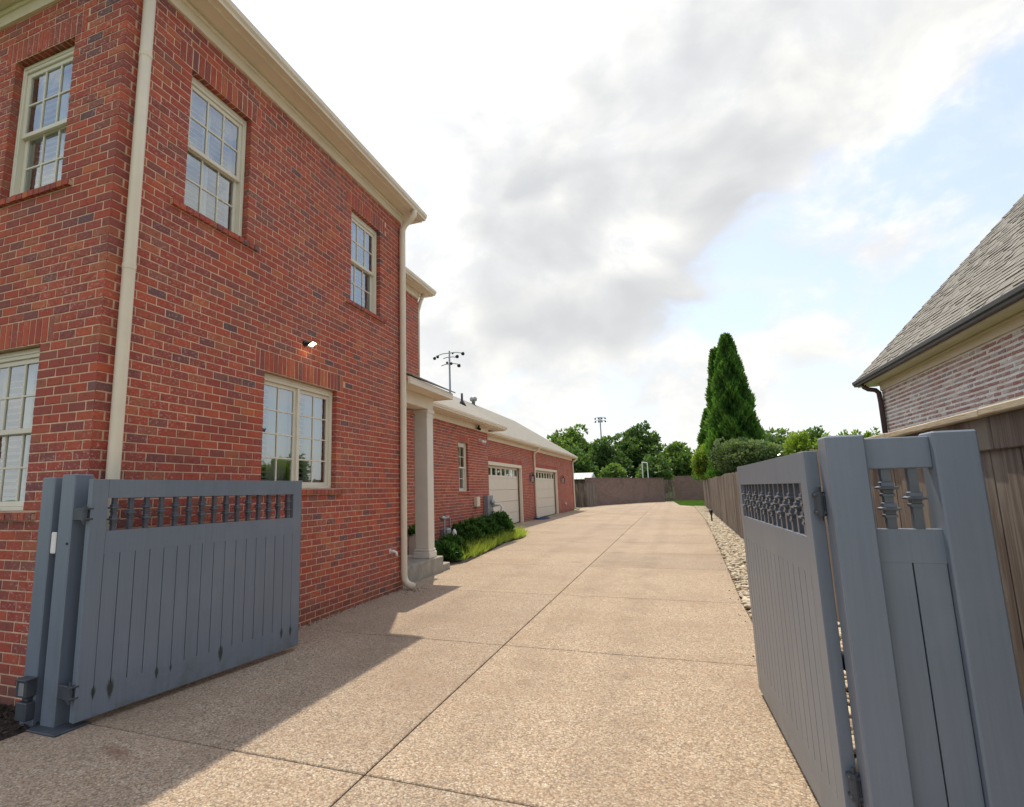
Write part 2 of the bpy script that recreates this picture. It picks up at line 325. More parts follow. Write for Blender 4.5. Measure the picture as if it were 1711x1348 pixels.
# ------------------------------------------------------------------ mesh builder
class MB:
    def __init__(s): s.v = []; s.f = []; s.r = []
    def add(s, vs, fs, r=None):
        o = len(s.v); s.v += [tuple(p) for p in vs]
        r = random.random() if r is None else r
        for f in fs: s.f.append(tuple(i + o for i in f)); s.r.append(r)
    def box(s, x0, x1, y0, y1, z0, z1, c=0.0, r=None):
        if c <= 0:
            s.add([(x0, y0, z0), (x1, y0, z0), (x1, y1, z0), (x0, y1, z0), (x0, y0, z1), (x1, y0, z1), (x1, y1, z1), (x0, y1, z1)],
                  [(3, 2, 1, 0), (4, 5, 6, 7), (0, 1, 5, 4), (1, 2, 6, 5), (2, 3, 7, 6), (3, 0, 4, 7)], r); return
        X, Y, Z = (x0, x1), (y0, y1), (z0, z1); S = (c, -c); vs = []; idx = {}
        for i in (0, 1):
            for j in (0, 1):
                for k in (0, 1):
                    for ax in range(3):
                        p = [X[i] + S[i], Y[j] + S[j], Z[k] + S[k]]; p[ax] = (X[i], Y[j], Z[k])[ax]
                        idx[(i, j, k, ax)] = len(vs); vs.append(tuple(p))
        F = []; g = lambda i, j, k, a: idx[(i, j, k, a)]
        for i in (0, 1):
            q = [g(i, 0, 0, 0), g(i, 1, 0, 0), g(i, 1, 1, 0), g(i, 0, 1, 0)]; F.append(q if i else q[::-1])
            q = [g(0, i, 0, 1), g(1, i, 0, 1), g(1, i, 1, 1), g(0, i, 1, 1)]; F.append(q[::-1] if i else q)
            q = [g(0, 0, i, 2), g(1, 0, i, 2), g(1, 1, i, 2), g(0, 1, i, 2)]; F.append(q if i else q[::-1])
        for i in (0, 1):
            for j in (0, 1):
                q = [g(i, j, 0, 0), g(i, j, 0, 1), g(i, j, 1, 1), g(i, j, 1, 0)]; F.append(q if (i ^ j) else q[::-1])
                q = [g(i, 0, j, 0), g(i, 1, j, 0), g(i, 1, j, 2), g(i, 0, j, 2)]; F.append(q)
                q = [g(0, i, j, 1), g(1, i, j, 1), g(1, i, j, 2), g(0, i, j, 2)]; F.append(q)
        for i in (0, 1):
            for j in (0, 1):
                for k in (0, 1): F.append((g(i, j, k, 0), g(i, j, k, 1), g(i, j, k, 2)))
        s.add(vs, F, r)
    def poly(s, pts, z): s.add([(x, y, z) for x, y in pts], [tuple(range(len(pts)))])
    def prism(s, pts, z0, z1):
        n = len(pts); s.add([(x, y, z0) for x, y in pts] + [(x, y, z1) for x, y in pts],
                            [tuple(range(n, 2 * n))] + [(i, (i + 1) % n, n + (i + 1) % n, n + i) for i in range(n)])
    def tube(s, pts, rad, seg=8, caps=True):
        pts = [Vector(p) for p in pts]; rs = rad if isinstance(rad, (list, tuple)) else [rad] * len(pts)
        rings = []; prev = None
        for i, p in enumerate(pts):
            d = (pts[min(i + 1, len(pts) - 1)] - pts[max(i - 1, 0)]).normalized()
            a = prev if prev is not None else (Vector((1, 0, 0)) if abs(d.x) < .8 else Vector((0, 1, 0)))
            a = (a - d * a.dot(d)).normalized(); prev = a; b = d.cross(a)
            rings.append([p + (a * math.cos(2 * math.pi * k / seg) + b * math.sin(2 * math.pi * k / seg)) * rs[i] for k in range(seg)])
        vs = [q for r in rings for q in r]; F = []
        for i in range(len(rings) - 1):
            for k in range(seg): F.append((i * seg + k, i * seg + (k + 1) % seg, (i + 1) * seg + (k + 1) % seg, (i + 1) * seg + k))
        if caps: F.append(tuple(range(seg))[::-1]); F.append(tuple((len(rings) - 1) * seg + k for k in range(seg)))
        s.add(vs, F)
    def lathe(s, cx, cy, prof, seg=12, rot=0.0):
        vs = []; F = []
        for z, r in prof:
            for k in range(seg): a = 2 * math.pi * k / seg + rot; vs.append((cx + r * math.cos(a), cy + r * math.sin(a), z))
        for i in range(len(prof) - 1):
            for k in range(seg): F.append((i * seg + k, i * seg + (k + 1) % seg, (i + 1) * seg + (k + 1) % seg, (i + 1) * seg + k))
        F.append(tuple(range(seg))[::-1]); F.append(tuple((len(prof) - 1) * seg + k for k in range(seg)))
        s.add(vs, F)
    def extrude_profile(s, prof, axis, a, b, flip=False):
        # prof: list of (p,q) cross-section; axis 'y': (x=p, z=q) from y=a..b ; axis 'x': (y=p, z=q)
        n = len(prof)
        P = (lambda t: [(p, t, q) for p, q in prof]) if axis == 'y' else (lambda t: [(t, p, q) for p, q in prof])
        s.add(P(a) + P(b), [(i, (i + 1) % n, n + (i + 1) % n, n + i) for i in range(n)] + [tuple(range(n))[::-1], tuple(range(n, 2 * n))])
    def mesh(s, name, m, smooth=False, fixn=True):
        me = bpy.data.meshes.new(name); me.from_pydata(s.v, [], s.f); me.materials.append(MATS[m])
        at = me.attributes.new('rnd', 'FLOAT', 'FACE'); at.data.foreach_set('value', np.array(s.r, np.float32))
        if fixn and len(s.f) < 60000:
            bm = bmesh.new(); bm.from_mesh(me); bmesh.ops.recalc_face_normals(bm, faces=bm.faces); bm.to_mesh(me); bm.free()
        if smooth:
            me.polygons.foreach_set('use_smooth', np.ones(len(me.polygons), bool))
        me.update(); return me
    def build(s, name, m, parent=None, smooth=False, **kw): return link(name, s.mesh(name, m, smooth), parent, **kw)

def link(name, data, parent=None, loc=None, rotz=0.0, kind=None, label=None, cat=None, group=None, world=True):
    o = bpy.data.objects.new(name, data); COL.objects.link(o)
    if loc is not None: o.location = loc
    o.rotation_euler[2] = rotz
    if parent is not None:
        o.parent = parent
        if world and parent.get('_off') is not None: o.matrix_parent_inverse = Matrix.Translation(-Vector(parent['_off']))
    if kind: o['kind'] = kind
    if label: o['label'] = label
    if cat: o['category'] = cat
    if group: o['group'] = group
    return o
def thing(name, label, cat, loc=(0, 0, 0), rotz=0.0, group=None, local=False):
    o = link(name, None, None, loc, rotz, None, label, cat, group)
    o.empty_display_size = .2
    if not local: o['_off'] = tuple(loc)
    return o
def B(x0, x1, y0, y1, z0, z1, c=0.0):
    m_ = MB(); m_.box(x0, x1, y0, y1, z0, z1, c); return m_

# ================================================================== THE SETTING
def xf(y): return 1.53 + .0115 * y                      # line of the right-hand wood fence
EDGE = [(.66, -4), (.68, 3), (.72, 8.5), (1.0, 19), (1.2, 28), (1.27, 47.5)]
def edge_x(y): return float(np.interp(y, [e[1] for e in EDGE], [e[0] for e in EDGE]))
g = MB(); g.poly([(-400, -300), (400, -300), (400, 700), (-400, 700)], -.09); g.build('ground', 'lawn', kind='structure')
DRIVE = EDGE + [(.3, 50.2), (-.2, 62), (-3.1, 60.3), (-6.5, 51.3), (-7.1, 47), (-7.1, 20.3), (-6.3, 20.1), (-5.3, 19.5), (-4.86, 18.9), (-4.74, 17.8), (-4.86, 16.2), (-4.70, 14.8), (-4.56, 13.5), (-4.45, 12.1), (-4.42, 11.75), (-4.95, 11.75), (-4.95, 10.9), (-4.42, 8.47), (-4.33, 8.47), (-4.33, 3.08), (-4.27, 3.0), (-4.27, -4)]
def clip(poly, x0, x1, y0, y1):
    for ax, lim, sg in ((0, x0, 1), (0, x1, -1), (1, y0, 1), (1, y1, -1)):
        out = []
        for i in range(len(poly)):
            a, b = poly[i - 1], poly[i]; ia = sg * (a[ax] - lim) >= 0; ib = sg * (b[ax] - lim) >= 0
            if ia != ib:
                t = (lim - a[ax]) / (b[ax] - a[ax]); out.append((a[0] + t * (b[0] - a[0]), a[1] + t * (b[1] - a[1])))
            if ib: out.append(b)
        poly = out
        if not poly: return []
    res = []
    for p in poly:
        if not res or (abs(p[0] - res[-1][0]) + abs(p[1] - res[-1][1])) > 1e-4: res.append(p)
    return res
g = MB(); g.poly(DRIVE, -.022); drive = g.build('driveway', 'joint_dirt', kind='structure')
YJ = [-4, 0.2, 2.96, 5.70, 8.54, 11.70, 14.3, 16.85, 19.7, 22.5, 25.4, 28.3, 31.2, 34.1, 37.0, 40.0, 43, 46, 49, 52, 56, 63]
for i in range(len(YJ) - 1):
    y0, y1 = YJ[i] + .007, YJ[i + 1] - .007
    for x0, x1 in ([(-9, -1.757), (-1.745, 5)] if y0 < 19 else [(-9, -4.62), (-4.608, -1.757), (-1.745, 5)]):
        p = clip(DRIVE, x0, x1, y0, y1)
        if len(p) < 3: continue
        q = MB(); n = len(p); cx = sum(a for a, _ in p) / n; cy = sum(b for _, b in p) / n
        ins = [(a + (.005 if a < cx else -.005), b + (.005 if b < cy else -.005)) for a, b in p]
        q.add([(a, b, 0) for a, b in ins] + [(a, b, -.005) for a, b in p] + [(a, b, -.06) for a, b in p],
              [tuple(range(n))] + [(k, (k + 1) % n, n + (k + 1) % n, n + k) for k in range(n)] + [(n + k, n + (k + 1) % n, 2 * n + (k + 1) % n, 2 * n + k) for k in range(n)])
        q.build('concrete_slab', 'aggregate', drive)
g = MB(); g.poly([(-9, -4), (-4.262, -4), (-4.262, 2.99), (-4.30, 3.10), (-9, 3.10)], -.012); g.build('mulch_strip', 'mulch', kind='structure')
g = MB(); g.poly([(-4.70, 11.70), (-4.44, 11.78), (-4.45, 12.1), (-4.56, 13.5), (-4.70, 14.8), (-4.86, 16.2), (-4.74, 17.8), (-4.86, 18.9), (-5.3, 19.5), (-6.3, 20.1), (-7.1, 20.3), (-7.1, 8.5), (-4.9, 8.5)], .012); g.build('planting_bed', 'mulch', kind='structure')
# stone bed between drive and fence
sb = [(x + .004, y) for x, y in EDGE] + [(xf(47.5) + .3, 47.5), (xf(-4) + .3, -4)]
g = MB(); g.poly(sb, -.035); stones = g.build('stone_bed', 'soil', kind='structure')
g = MB(); g.poly([(.3, 50.2), (1.29, 47.52), (xf(47.5) + .3, 47.52), (2.6, 64.3), (-.2, 62)], -.004); lawn = g.build('lawn', 'lawn', kind='structure')

def ico(sub):
    bm = bmesh.new(); bmesh.ops.create_icosphere(bm, subdivisions=sub, radius=1)
    v = np.array([p.co[:] for p in bm.verts]); f = [tuple(q.index for q in fc.verts) for fc in bm.faces]; bm.free(); return v, f
I1, I2 = ico(1), ico(2)
STV = []
for k in range(8):
    v = I2[0] * (1 + .10 * RNG.normal(size=(len(I2[0]), 1)))
    v = v * np.array([1, RNG.uniform(.62, .85), RNG.uniform(.42, .6)]); v = v * .5
    q = MB(); q.add(v, I2[1], 0.0); STV.append(q.mesh('stone', 'river_stone', True))
spots = []
for k in range(9000):
    y = -1 + 48.5 * RNG.random() ** 1.25; x = RNG.uniform(edge_x(y) + .03, xf(y) - .02)
    spots.append((x, y, RNG.uniform(.045, .115), RNG.uniform(0, 3.14), RNG.uniform(-.02, .012)))
vis = sorted([p for p in spots if p[1] > 6.4], key=lambda p: (p[1] ** 2) / p[2] ** 2)[:300]; vs_ = set(vis)
for (x, y, d, a, dz_) in vis:
    o = link('stone', random.choice(STV), stones, (x, y, dz_ + .004)); o.scale = (d * 1.15,) * 3; o.rotation_euler = (RNG.uniform(-.3, .3), RNG.uniform(-.3, .3), a)
q = MB()
for p in spots:
    if p in vs_: continue
    x, y, d, a, dz_ = p; iv, ff = I2 if y < 9 else I1
    v = iv * (1 + .10 * RNG.normal(size=(len(iv), 1))) * np.array([1, RNG.uniform(.6, .85), RNG.uniform(.42, .6)]) * d * .56
    c, s_ = math.cos(a), math.sin(a); v = np.stack([v[:, 0] * c - v[:, 1] * s_ + x, v[:, 0] * s_ + v[:, 1] * c + y, v[:, 2] + dz_], 1)
    q.add(v, ff)
link('stone_fill', q.mesh('stone_fill', 'river_stone', True, fixn=False), stones, kind='stuff')

# ================================================================== BRICKWORK
CH, BL, ZB = .0794, .2032, -.035
def zc(k): return ZB + k * CH
def cam_px(p):
    d = Vector(p) - CAMP; z = d.dot(fwd)
    if z < .3: return None
    return 765.48 + 921 * d.dot(right) / z, 671.81 - 921 * d.dot(up) / z
def brick_verts(u0, u1, z0, z1, y=0.0, dep=.088, c=.0038, j=.0022):
    rj = lambda: random.uniform(-j, j)
    fr = [(u0 + c + rj(), y + rj() * .5, z0 + c + rj()), (u1 - c + rj(), y + rj() * .5, z0 + c + rj()), (u1 - c + rj(), y + rj() * .5, z1 - c + rj()), (u0 + c + rj(), y + rj() * .5, z1 - c + rj())]
    md = [(u0, y + .004, z0), (u1, y + .004, z0), (u1, y + .004, z1), (u0, y + .004, z1)]
    bk = [(u0, y + dep, z0), (u1, y + dep, z0), (u1, y + dep, z1), (u0, y + dep, z1)]
    F = [(0, 1, 2, 3)] + [(4 + k, 4 + (k + 1) % 4, (k + 1) % 4, k) for k in range(4)] + [(8 + k, 8 + (k + 1) % 4, 4 + (k + 1) % 4, 4 + k) for k in range(4)]
    return fr + md + bk, F
def brick_variants(m, hgt=.0689, j=.0024):
    out = []
    for k in range(6):
        q = MB(); v, F = brick_verts(-.0956, .0956, -hgt / 2, hgt / 2, 0, j=j); q.add(v, F, 0.0); out.append(q.mesh('brick', m, fixn=False))
    return out
BV = brick_variants('brick_red'); BVW = brick_variants('brick_white', .0454, .009)
CAND = []          # (score, wall object, variants, local location, fallback)
def brick_wall(name, parent, loc, rotz, U, k0, k1, holes=(), skips=(), c0=None, c1=None, m='brick_red', mm='mortar', pick=True, hfac=1.0, j=.0022, hide=None):
    """running-bond wall in local coords: u along x, outward is -y.  c0/c1: corner parity at u=0 / u=U"""
    us = sorted({0.0, U, *[h[0] for h in holes], *[h[1] for h in holes]}); zs = sorted({zc(k0), zc(k1), *[h[2] for h in holes], *[h[3] for h in holes]})
    q = MB(); ym = .0045 if m == 'brick_red' else .0035
    e0 = .008 if c0 is not None else 0; e1 = .008 if c1 is not None else 0
    for a, b in zip(us, us[1:]):
        for lo, hi in zip(zs, zs[1:]):
            if any(h[0] <= a + 1e-6 and h[1] >= b - 1e-6 and h[2] <= lo + 1e-6 and h[3] >= hi - 1e-6 for h in holes): continue
            a_ = a + (e0 if a == 0 else 0); b_ = b - (e1 if b == U else 0)
            q.add([(a_, ym, lo), (b_, ym, lo), (b_, ym, hi), (a_, ym, hi)], [(0, 1, 2, 3)])
    for a, b, lo, hi in holes:
        i = .006; D_ = .20
        q.add([(a - i, ym, lo - i), (b + i, ym, lo - i), (b + i, ym, hi + i), (a - i, ym, hi + i), (a - i, D_, lo - i), (b + i, D_, lo - i), (b + i, D_, hi + i), (a - i, D_, hi + i)],
              [(0, 4, 5, 1), (1, 5, 6, 2), (2, 6, 7, 3), (3, 7, 4, 0)])
    w = link(name, q.mesh(name, mm), parent, loc, rotz)
    field = MB(); Rm = Matrix.Rotation(rotz, 4, 'Z'); nrm = Rm @ Vector((0, -1, 0)); L0 = Vector(loc)
    H_ = CH - (.0105 if hfac == 1 else .034)
    cuts = list(holes) + list(skips); pend = []
    for k in range(k0, k1):
        z0 = zc(k) + .006; z1 = z0 + H_; zm = (z0 + z1) / 2
        par = k % 2; u = -BL if c0 is None else None
        if c0 is not None: start = 0.0 if par == c0 else BL / 2
        elif c1 is not None:
            end = U if par == c1 else U - BL / 2; start = end - math.ceil(end / BL) * BL
        else: start = -(BL / 2) * par
        u = start
        while u < U - .02:
            a = max(0, u + (0 if (c0 is not None and u < .001) else .006)); b = u + BL - .006
            if c1 is not None and par == c1 and u + BL > U - .01: b = U
            if c1 is not None and par != c1 and b > U - BL / 2 + .01: break
            b = min(b, U)
            for h in holes:
                if h[2] < zm < h[3]:
                    if h[1] - .001 <= a < h[1] + .06: a = h[1]
                    if h[0] - .06 < b <= h[0] + .001: b = h[0]
            segs = [(a, b)]
            for h in cuts:
                if h[2] < zm < h[3]:
                    ns = []
                    for s0, s1 in segs:
                        if h[1] <= s0 or h[0] >= s1: ns.append((s0, s1)); continue
                        if s0 < h[0] - .05: ns.append((s0, h[0]))
                        if s1 > h[1] + .05: ns.append((h[1], s1))
                    segs = ns
            for s0, s1 in segs:
                if s1 - s0 < .03: continue
                full = abs((s1 - s0) - (BL - .012)) < .002
                if pick and full:
                    lc = Vector(((s0 + s1) / 2, random.uniform(-.0012, .0012), zm)); wp = L0 + Rm @ lc; px = cam_px(wp)
                    if px and -5 < px[0] < 1716 and -5 < px[1] < 1350 and not (hide and hide(px)):
                        d = CAMP - wp; pend.append((abs(d.normalized().dot(nrm)) / d.length_squared, lc)); continue
                v, F = brick_verts(s0, s1, z0, z1, random.uniform(-.0015, .0015), j=j); field.add(v, F)
            u += BL
    if pick:
        CAND.append((w, pend, field, m, H_, j))
    else: link('brick_field', field.mesh('brick_field', m, fixn=False), w, kind='stuff', world=False)
    return w
def flush_bricks(variants, limit=300):
    """the bricks that show largest become parts of their own, the rest stay joined"""
    allp = sorted([(s, i, k) for i, c in enumerate(CAND) for k, (s, _) in enumerate(c[1])], reverse=True)
    top = {(i, k) for s, i, k in allp[:limit]}
    for i, (w, pend, field, m, H_, j) in enumerate(CAND):
        for k, (s, lc) in enumerate(pend):
            if (i, k) in top: link('brick', random.choice(variants), w, lc, world=False)
            else:
                v, F = brick_verts(lc.x - .0956, lc.x + .0956, lc.z - H_ / 2, lc.z + H_ / 2, lc.y, j=j); field.add(v, F)
        link('brick_field', field.mesh('brick_field', m, fixn=False), w, kind='stuff', world=False)
    CAND.clear()

# ------------------------------------------------------------------ windows
def lb(x0, x1, y0, y1, z0, z1, name, m, parent, c=.002): return B(x0, x1, y0, y1, z0, z1, c).build(name, m, parent, world=False)
def shutter(parent, x0, x1, z0, z1, y, tilt=.9):
    q = MB(); fw = .045
    q.box(x0, x0 + fw, y, y + .028, z0, z1, .002); q.box(x1 - fw, x1, y, y + .028, z0, z1, .002); q.box(x0 + fw, x1 - fw, y + .001, y + .027, z0, z0 + .07, .002); q.box(x0 + fw, x1 - fw, y + .001, y + .027, z1 - .07, z1, .002)
    z = z0 + .10; c, s_ = math.cos(tilt), math.sin(tilt)
    while z < z1 - .09:
        hw = .034; t = .005
        pr = [(-hw, -t), (hw, -t), (hw, t), (-hw, t)]
        q.extrude_profile([(y + .014 + a * c - b * s_, z + a * s_ + b * c) for a, b in pr], 'x', x0 + fw, x1 - fw); z += .062
    q.build('shutter', 'white_paint', parent, world=False)
def sash(parent, x0, x1, z0, z1, y, cols, rows, fw=.045, mw=.018):
    q = MB(); q.box(x0, x0 + fw, y, y + .035, z0, z1, .003); q.box(x1 - fw, x1, y, y + .035, z0, z1, .003)
    q.box(x0 + fw, x1 - fw, y + .001, y + .034, z0, z0 + fw, .003); q.box(x0 + fw, x1 - fw, y + .001, y + .034, z1 - fw, z1, .003)
    q.build('sash', 'cream_window', parent, world=False)
    gx0, gx1, gz0, gz1 = x0 + fw, x1 - fw, z0 + fw, z1 - fw; cw = (gx1 - gx0) / cols; rh = (gz1 - gz0) / rows
    for i in range(1, cols): lb(gx0 + i * cw - mw / 2, gx0 + i * cw + mw / 2, y + .004, y + .031, gz0, gz1, 'muntin', 'cream_window', parent)
    for jj in range(1, rows): lb(gx0, gx1, y + .006, y + .029, gz0 + jj * rh - mw / 2, gz0 + jj * rh + mw / 2, 'muntin', 'cream_window', parent)
    for i in range(cols):
        for jj in range(rows):
            a, b = gx0 + i * cw + (mw / 2 if i else 0), gx0 + (i + 1) * cw - (mw / 2 if i < cols - 1 else 0); lo, hi = gz0 + jj * rh + (mw / 2 if jj else 0), gz0 + (jj + 1) * rh - (mw / 2 if jj < rows - 1 else 0)
            p = MB(); t = random.uniform(-.0012, .0012); p.add([(a, y + .016 + t, lo), (b, y + .016 - t, lo), (b, y + .016, hi), (a, y + .016 + t, hi)], [(0, 1, 2, 3)]); link('pane', p.mesh('pane', 'glass', fixn=False), parent, world=False)
def window(parent, loc, rotz, w, h, kind='hung', cols=3, soldier=True, ext=.16, bricks=True, tilt=.9):
    """loc: bottom-left of the opening on the brick face"""
    q = MB(); f = .05; y0, y1 = .075, .19
    q.box(0, f, y0, y1, 0, h, .004); q.box(w - f, w, y0, y1, 0, h, .004); q.box(f, w - f, y0 + .002, y1, h - .085, h, .004); q.box(f, w - f, y0 - .02, y1, 0, .035, .004)
    q.box(.018, .036, y0 - .010, y0 + .01, .035, h - .03, .003); q.box(w - .036, w - .018, y0 - .010, y0 + .01, .035, h - .03, .003); q.box(.036, w - .036, y0 - .008, y0 + .012, h - .05, h - .03, .003)
    wn = q.build('window', 'cream_window', parent, loc=loc, rotz=rotz)
    zb, zt = .036, h - .086
    if kind == 'hung':
        mid = (zb + zt) / 2
        sash(wn, f, w - f, mid - .02, zt, y0 + .02, cols, 2); sash(wn, f, w - f, zb, mid + .022, y0 + .058, cols, 2)
        shutter(wn, f, w / 2 - .002, zb + .01, zt, y0 + .15, tilt); shutter(wn, w / 2 + .002, w - f, zb + .01, zt, y0 + .15, tilt)
    else:
        m_ = w / 2; lb(m_ - .022, m_ + .022, y0 + .004, y1, zb, zt, 'mullion', 'cream_window', wn)
        sash(wn, f, m_ - .022, zb, zt, y0 + .03, 2, 4); sash(wn, m_ + .022, w - f, zb, zt, y0 + .03, 2, 4)
        for a, b in ((f, f + .34), (m_ + .03, m_ + .36)): shutter(wn, a, b, zb + .01, zt, y0 + .15, tilt)
        for a, b in ((f + .34, m_ - .03), (m_ + .36, w - f)): lb(a, b, y0 + .15, y0 + .175, zb + .01, zt, 'shutter_panel', 'white_paint', wn)
    r = MB(); r.add([(-.02, .205, -.02), (w + .02, .205, -.02), (w + .02, .205, h + .02), (-.02, .205, h + .02), (-.02, .55, -.02), (w + .02, .55, -.02), (w + .02, .55, h + .02), (-.02, .55, h + .02)], [(4, 5, 6, 7), (0, 1, 5, 4), (1, 2, 6, 5), (2, 3, 7, 6), (3, 0, 4, 7)])
    r.build('room', 'interior', wn, world=False)
    if bricks:
        hh = 3 * CH; n = round((w + 2 * ext) / .0794); pw = (w + 2 * ext) / n
        if soldier:
            for i in range(n):
                q = MB(); v, F = brick_verts(-ext + i * pw + .005, -ext + (i + 1) * pw - .005, h + .006, h + hh - .005, random.uniform(-.002, .002), .085); q.add(v, F, 0.0); link('lintel_brick', q.mesh('lintel_brick', 'brick_red', fixn=False), wn, world=False)
        for i in range(n):
            a, b = -ext + i * pw + .005, -ext + (i + 1) * pw - .005; q = MB(); t = random.uniform(-.003, .003)
            q.add([(a, -.035 + t, -CH + .008), (b, -.035 + t, -CH + .008), (b, -.035 + t, -.016), (a, -.035 + t, -.016), (a, .085, -CH + .008), (b, .085, -CH + .008), (b, .085, -.001), (a, .085, -.001)],
                  [(0, 1, 2, 3), (3, 2, 6, 7), (1, 5, 6, 2), (0, 3, 7, 4), (0, 4, 5, 1)], 0.0)
            link('sill_brick', q.mesh('sill_brick', 'brick_red', fixn=False), wn, world=False)
        q = MB(); q.box(-ext + .002, w + ext - .002, -.026, .08, -CH + .010, -.022); q.build('sill_mortar', 'mortar', wn, world=False)
    return wn

# ================================================================== THE BRICK HOUSE
XW, YC, YE = -4.301, 3.026, 8.47          # side wall plane, front corner, rear corner of the two-storey block
house = thing('brick_house', 'two storey red brick house with cream trim and attached garage wing along the driveway', 'house', (XW, YC, 0))
HP = math.pi / 2
def skipset(u0, w, kz0, kz1, ext=.16): return [(u0 - ext, u0 + w + ext, zc(kz1), zc(kz1 + 3)), (u0 - ext, u0 + w + ext, zc(kz0 - 1), zc(kz0))]
XF0 = -8.5; UF = XW - XF0
F_UP = (-5.86 - XF0, .87, 56, 75); F_LO = (-5.95 - XF0, .91, 19, 37)
S_W1 = (3.765 - YC, .865, 56, 75); S_W2 = (6.80 - YC, .90, 56, 75); S_W3 = (5.00 - YC, 1.475, 21, 38)
hole = lambda w: (w[0], w[0] + w[1], zc(w[2]), zc(w[3]))
brick_wall('wall', house, (XF0, YC, 0), 0, UF, 0, 82, [hole(F_UP), hole(F_LO)], skipset(*F_UP) + skipset(*F_LO), c1=0)
brick_wall('wall', house, (XW, YC, 0), HP, YE - YC, 0, 82, [hole(S_W1), hole(S_W2), hole(S_W3)], skipset(*S_W1) + skipset(*S_W2) + skipset(*S_W3), c0=1,
           hide=lambda p: p[1] > 800 and p[0] < 500 or 165 < p[0] < 235)
flush_bricks(BV)
for (w, X0, rot, tl_) in ((F_UP, XF0, 0, .7), (F_LO, XF0, 0, .35)): window(house, (X0 + w[0], YC, zc(w[2])), rot, w[1], (w[3] - w[2]) * CH, tilt=tl_)
for w in (S_W1, S_W2): window(house, (XW, YC + w[0], zc(w[2])), HP, w[1], (w[3] - w[2]) * CH, tilt=.6)
window(house, (XW, YC + S_W3[0], zc(S_W3[2])), HP, S_W3[1], (S_W3[3] - S_W3[2]) * CH, 'casement', tilt=.3)
# setback block, porch nook, garage wing
XS, YS = -5.74, 12.23
brick_wall('wall', house, (XS, YE, 0), HP, YS - YE, 0, 82, pick=False)
YWG = 17.62; S_WG = (14.87 - YS, .80, 20, 38)
brick_wall('wall', house, (XS, YS, 0), HP, YWG - YS, 0, 44, [hole(S_WG)], skipset(*S_WG, .1), pick=False)
window(house, (XS, YS + S_WG[0], zc(S_WG[2])), HP, S_WG[1], (S_WG[3] - S_WG[2]) * CH, 'hung', 2, ext=.1)
XG, YG1 = -7.02, 41.6; GD = [(21.0, 26.85), (29.75, 35.75)]
GK = 35; GH = [(a - YWG, b - YWG, -.035, zc(GK)) for a, b in GD]
brick_wall('wall', house, (XG, YWG, 0), HP, YG1 - YWG, 0, 46, GH, [(a - .16, b + .16, zc(GK), zc(GK + 3)) for a, b, _, _ in GH], pick=False)
for a, b in GD:
    q = MB(); w = b - a; h = zc(GK)
    q.box(XG - .12, XG + .004, a, a + .11, .0, h, .004); q.box(XG - .12, XG + .004, b - .11, b, .0, h, .004); q.box(XG - .12, XG + .003, a + .11, b - .11, h - .14, h, .004)
    q.build('garage_door_frame', 'cream', house)
    gd = MB(); top = h - .14; n = 5; sh = top / n
    gd.box(XG - .24, XG - .225, a + .11, b - .11, .01, top - .001); door = gd.build('garage_door', 'door_paint', house)
    for i in range(n - 1): B(XG - .225, XG - .19, a + .11, b - .11, .012 + i * sh, (i + 1) * sh - .004, .006).build('door_section', 'door_paint', door)
    q = MB(); z0, z1 = 4 * sh + .004, top; pw = (w - .22) / 8; ys = [a + .11 + i * pw for i in range(9)]
    q.box(XG - .225, XG - .19, a + .11, b - .11, z0, z0 + .12); q.box(XG - .225, XG - .19, a + .11, b - .11, z1 - .10, z1 - .002)
    for i in range(9): q.box(XG - .225, XG - .19, max(a + .11, ys[i] - .09), min(b - .11, ys[i] + .09), z0 + .12, z1 - .10)
    q.build('door_section', 'door_paint', door)
    for i in range(8): B(XG - .215, XG - .208, ys[i] + .09, ys[i + 1] - .09, z0 + .12, z1 - .10).build('pane', 'glass', door)
    nn = round((w + .32) / .0794); pw2 = (w + .32) / nn; q = MB()
    for i in range(nn):
        u0, u1 = a - .16 + i * pw2 + .005, a - .16 + (i + 1) * pw2 - .005; t = random.uniform(-.002, .002)
        q.box(XG - .08, XG + t, u0, u1, h + .006, h + 3 * CH - .005)
    q.build('lintel_brick_row', 'brick_red', house, kind='stuff')
# solid cores so that the blocks are closed from every side
def core(x0, x1, y0, y1, z1):
    B(x0, x1, y0, y1, -.05, z1).build('inner_wall', 'interior', house)
core(-13, XW - .6, YC + .6, YE - .05, 6.3); core(-13, XS - .6, YE - .04, YS - .05, 6.3); core(-13, XS - .6, YS - .04, YWG - .05, 3.4); core(-14, XG - .5, YWG - .04, YG1 - .1, 3.55)
def plain(pts):                                    # brick faces nobody sees from the drive
    q = MB(); q.add(pts, [(0, 1, 2, 3)]); q.build('rear_wall', 'far_brick', house)
plain([(XS - .01, YS, 3.4), (-13, YS, 3.4), (-13, YS, 6.4), (XS - .01, YS, 6.4)])
plain([(XS - .01, YWG, 0), (XG, YWG, 0), (XG, YWG, 3.5), (XS - .01, YWG, 3.5)])
plain([(XG - .01, YG1, 0), (-14, YG1, 0), (-14, YG1, 3.6), (XG - .01, YG1, 3.6)])
plain([(XW - .01, YE, 0), (XS, YE, 0), (XS, YE, 6.4), (XW - .01, YE, 6.4)])

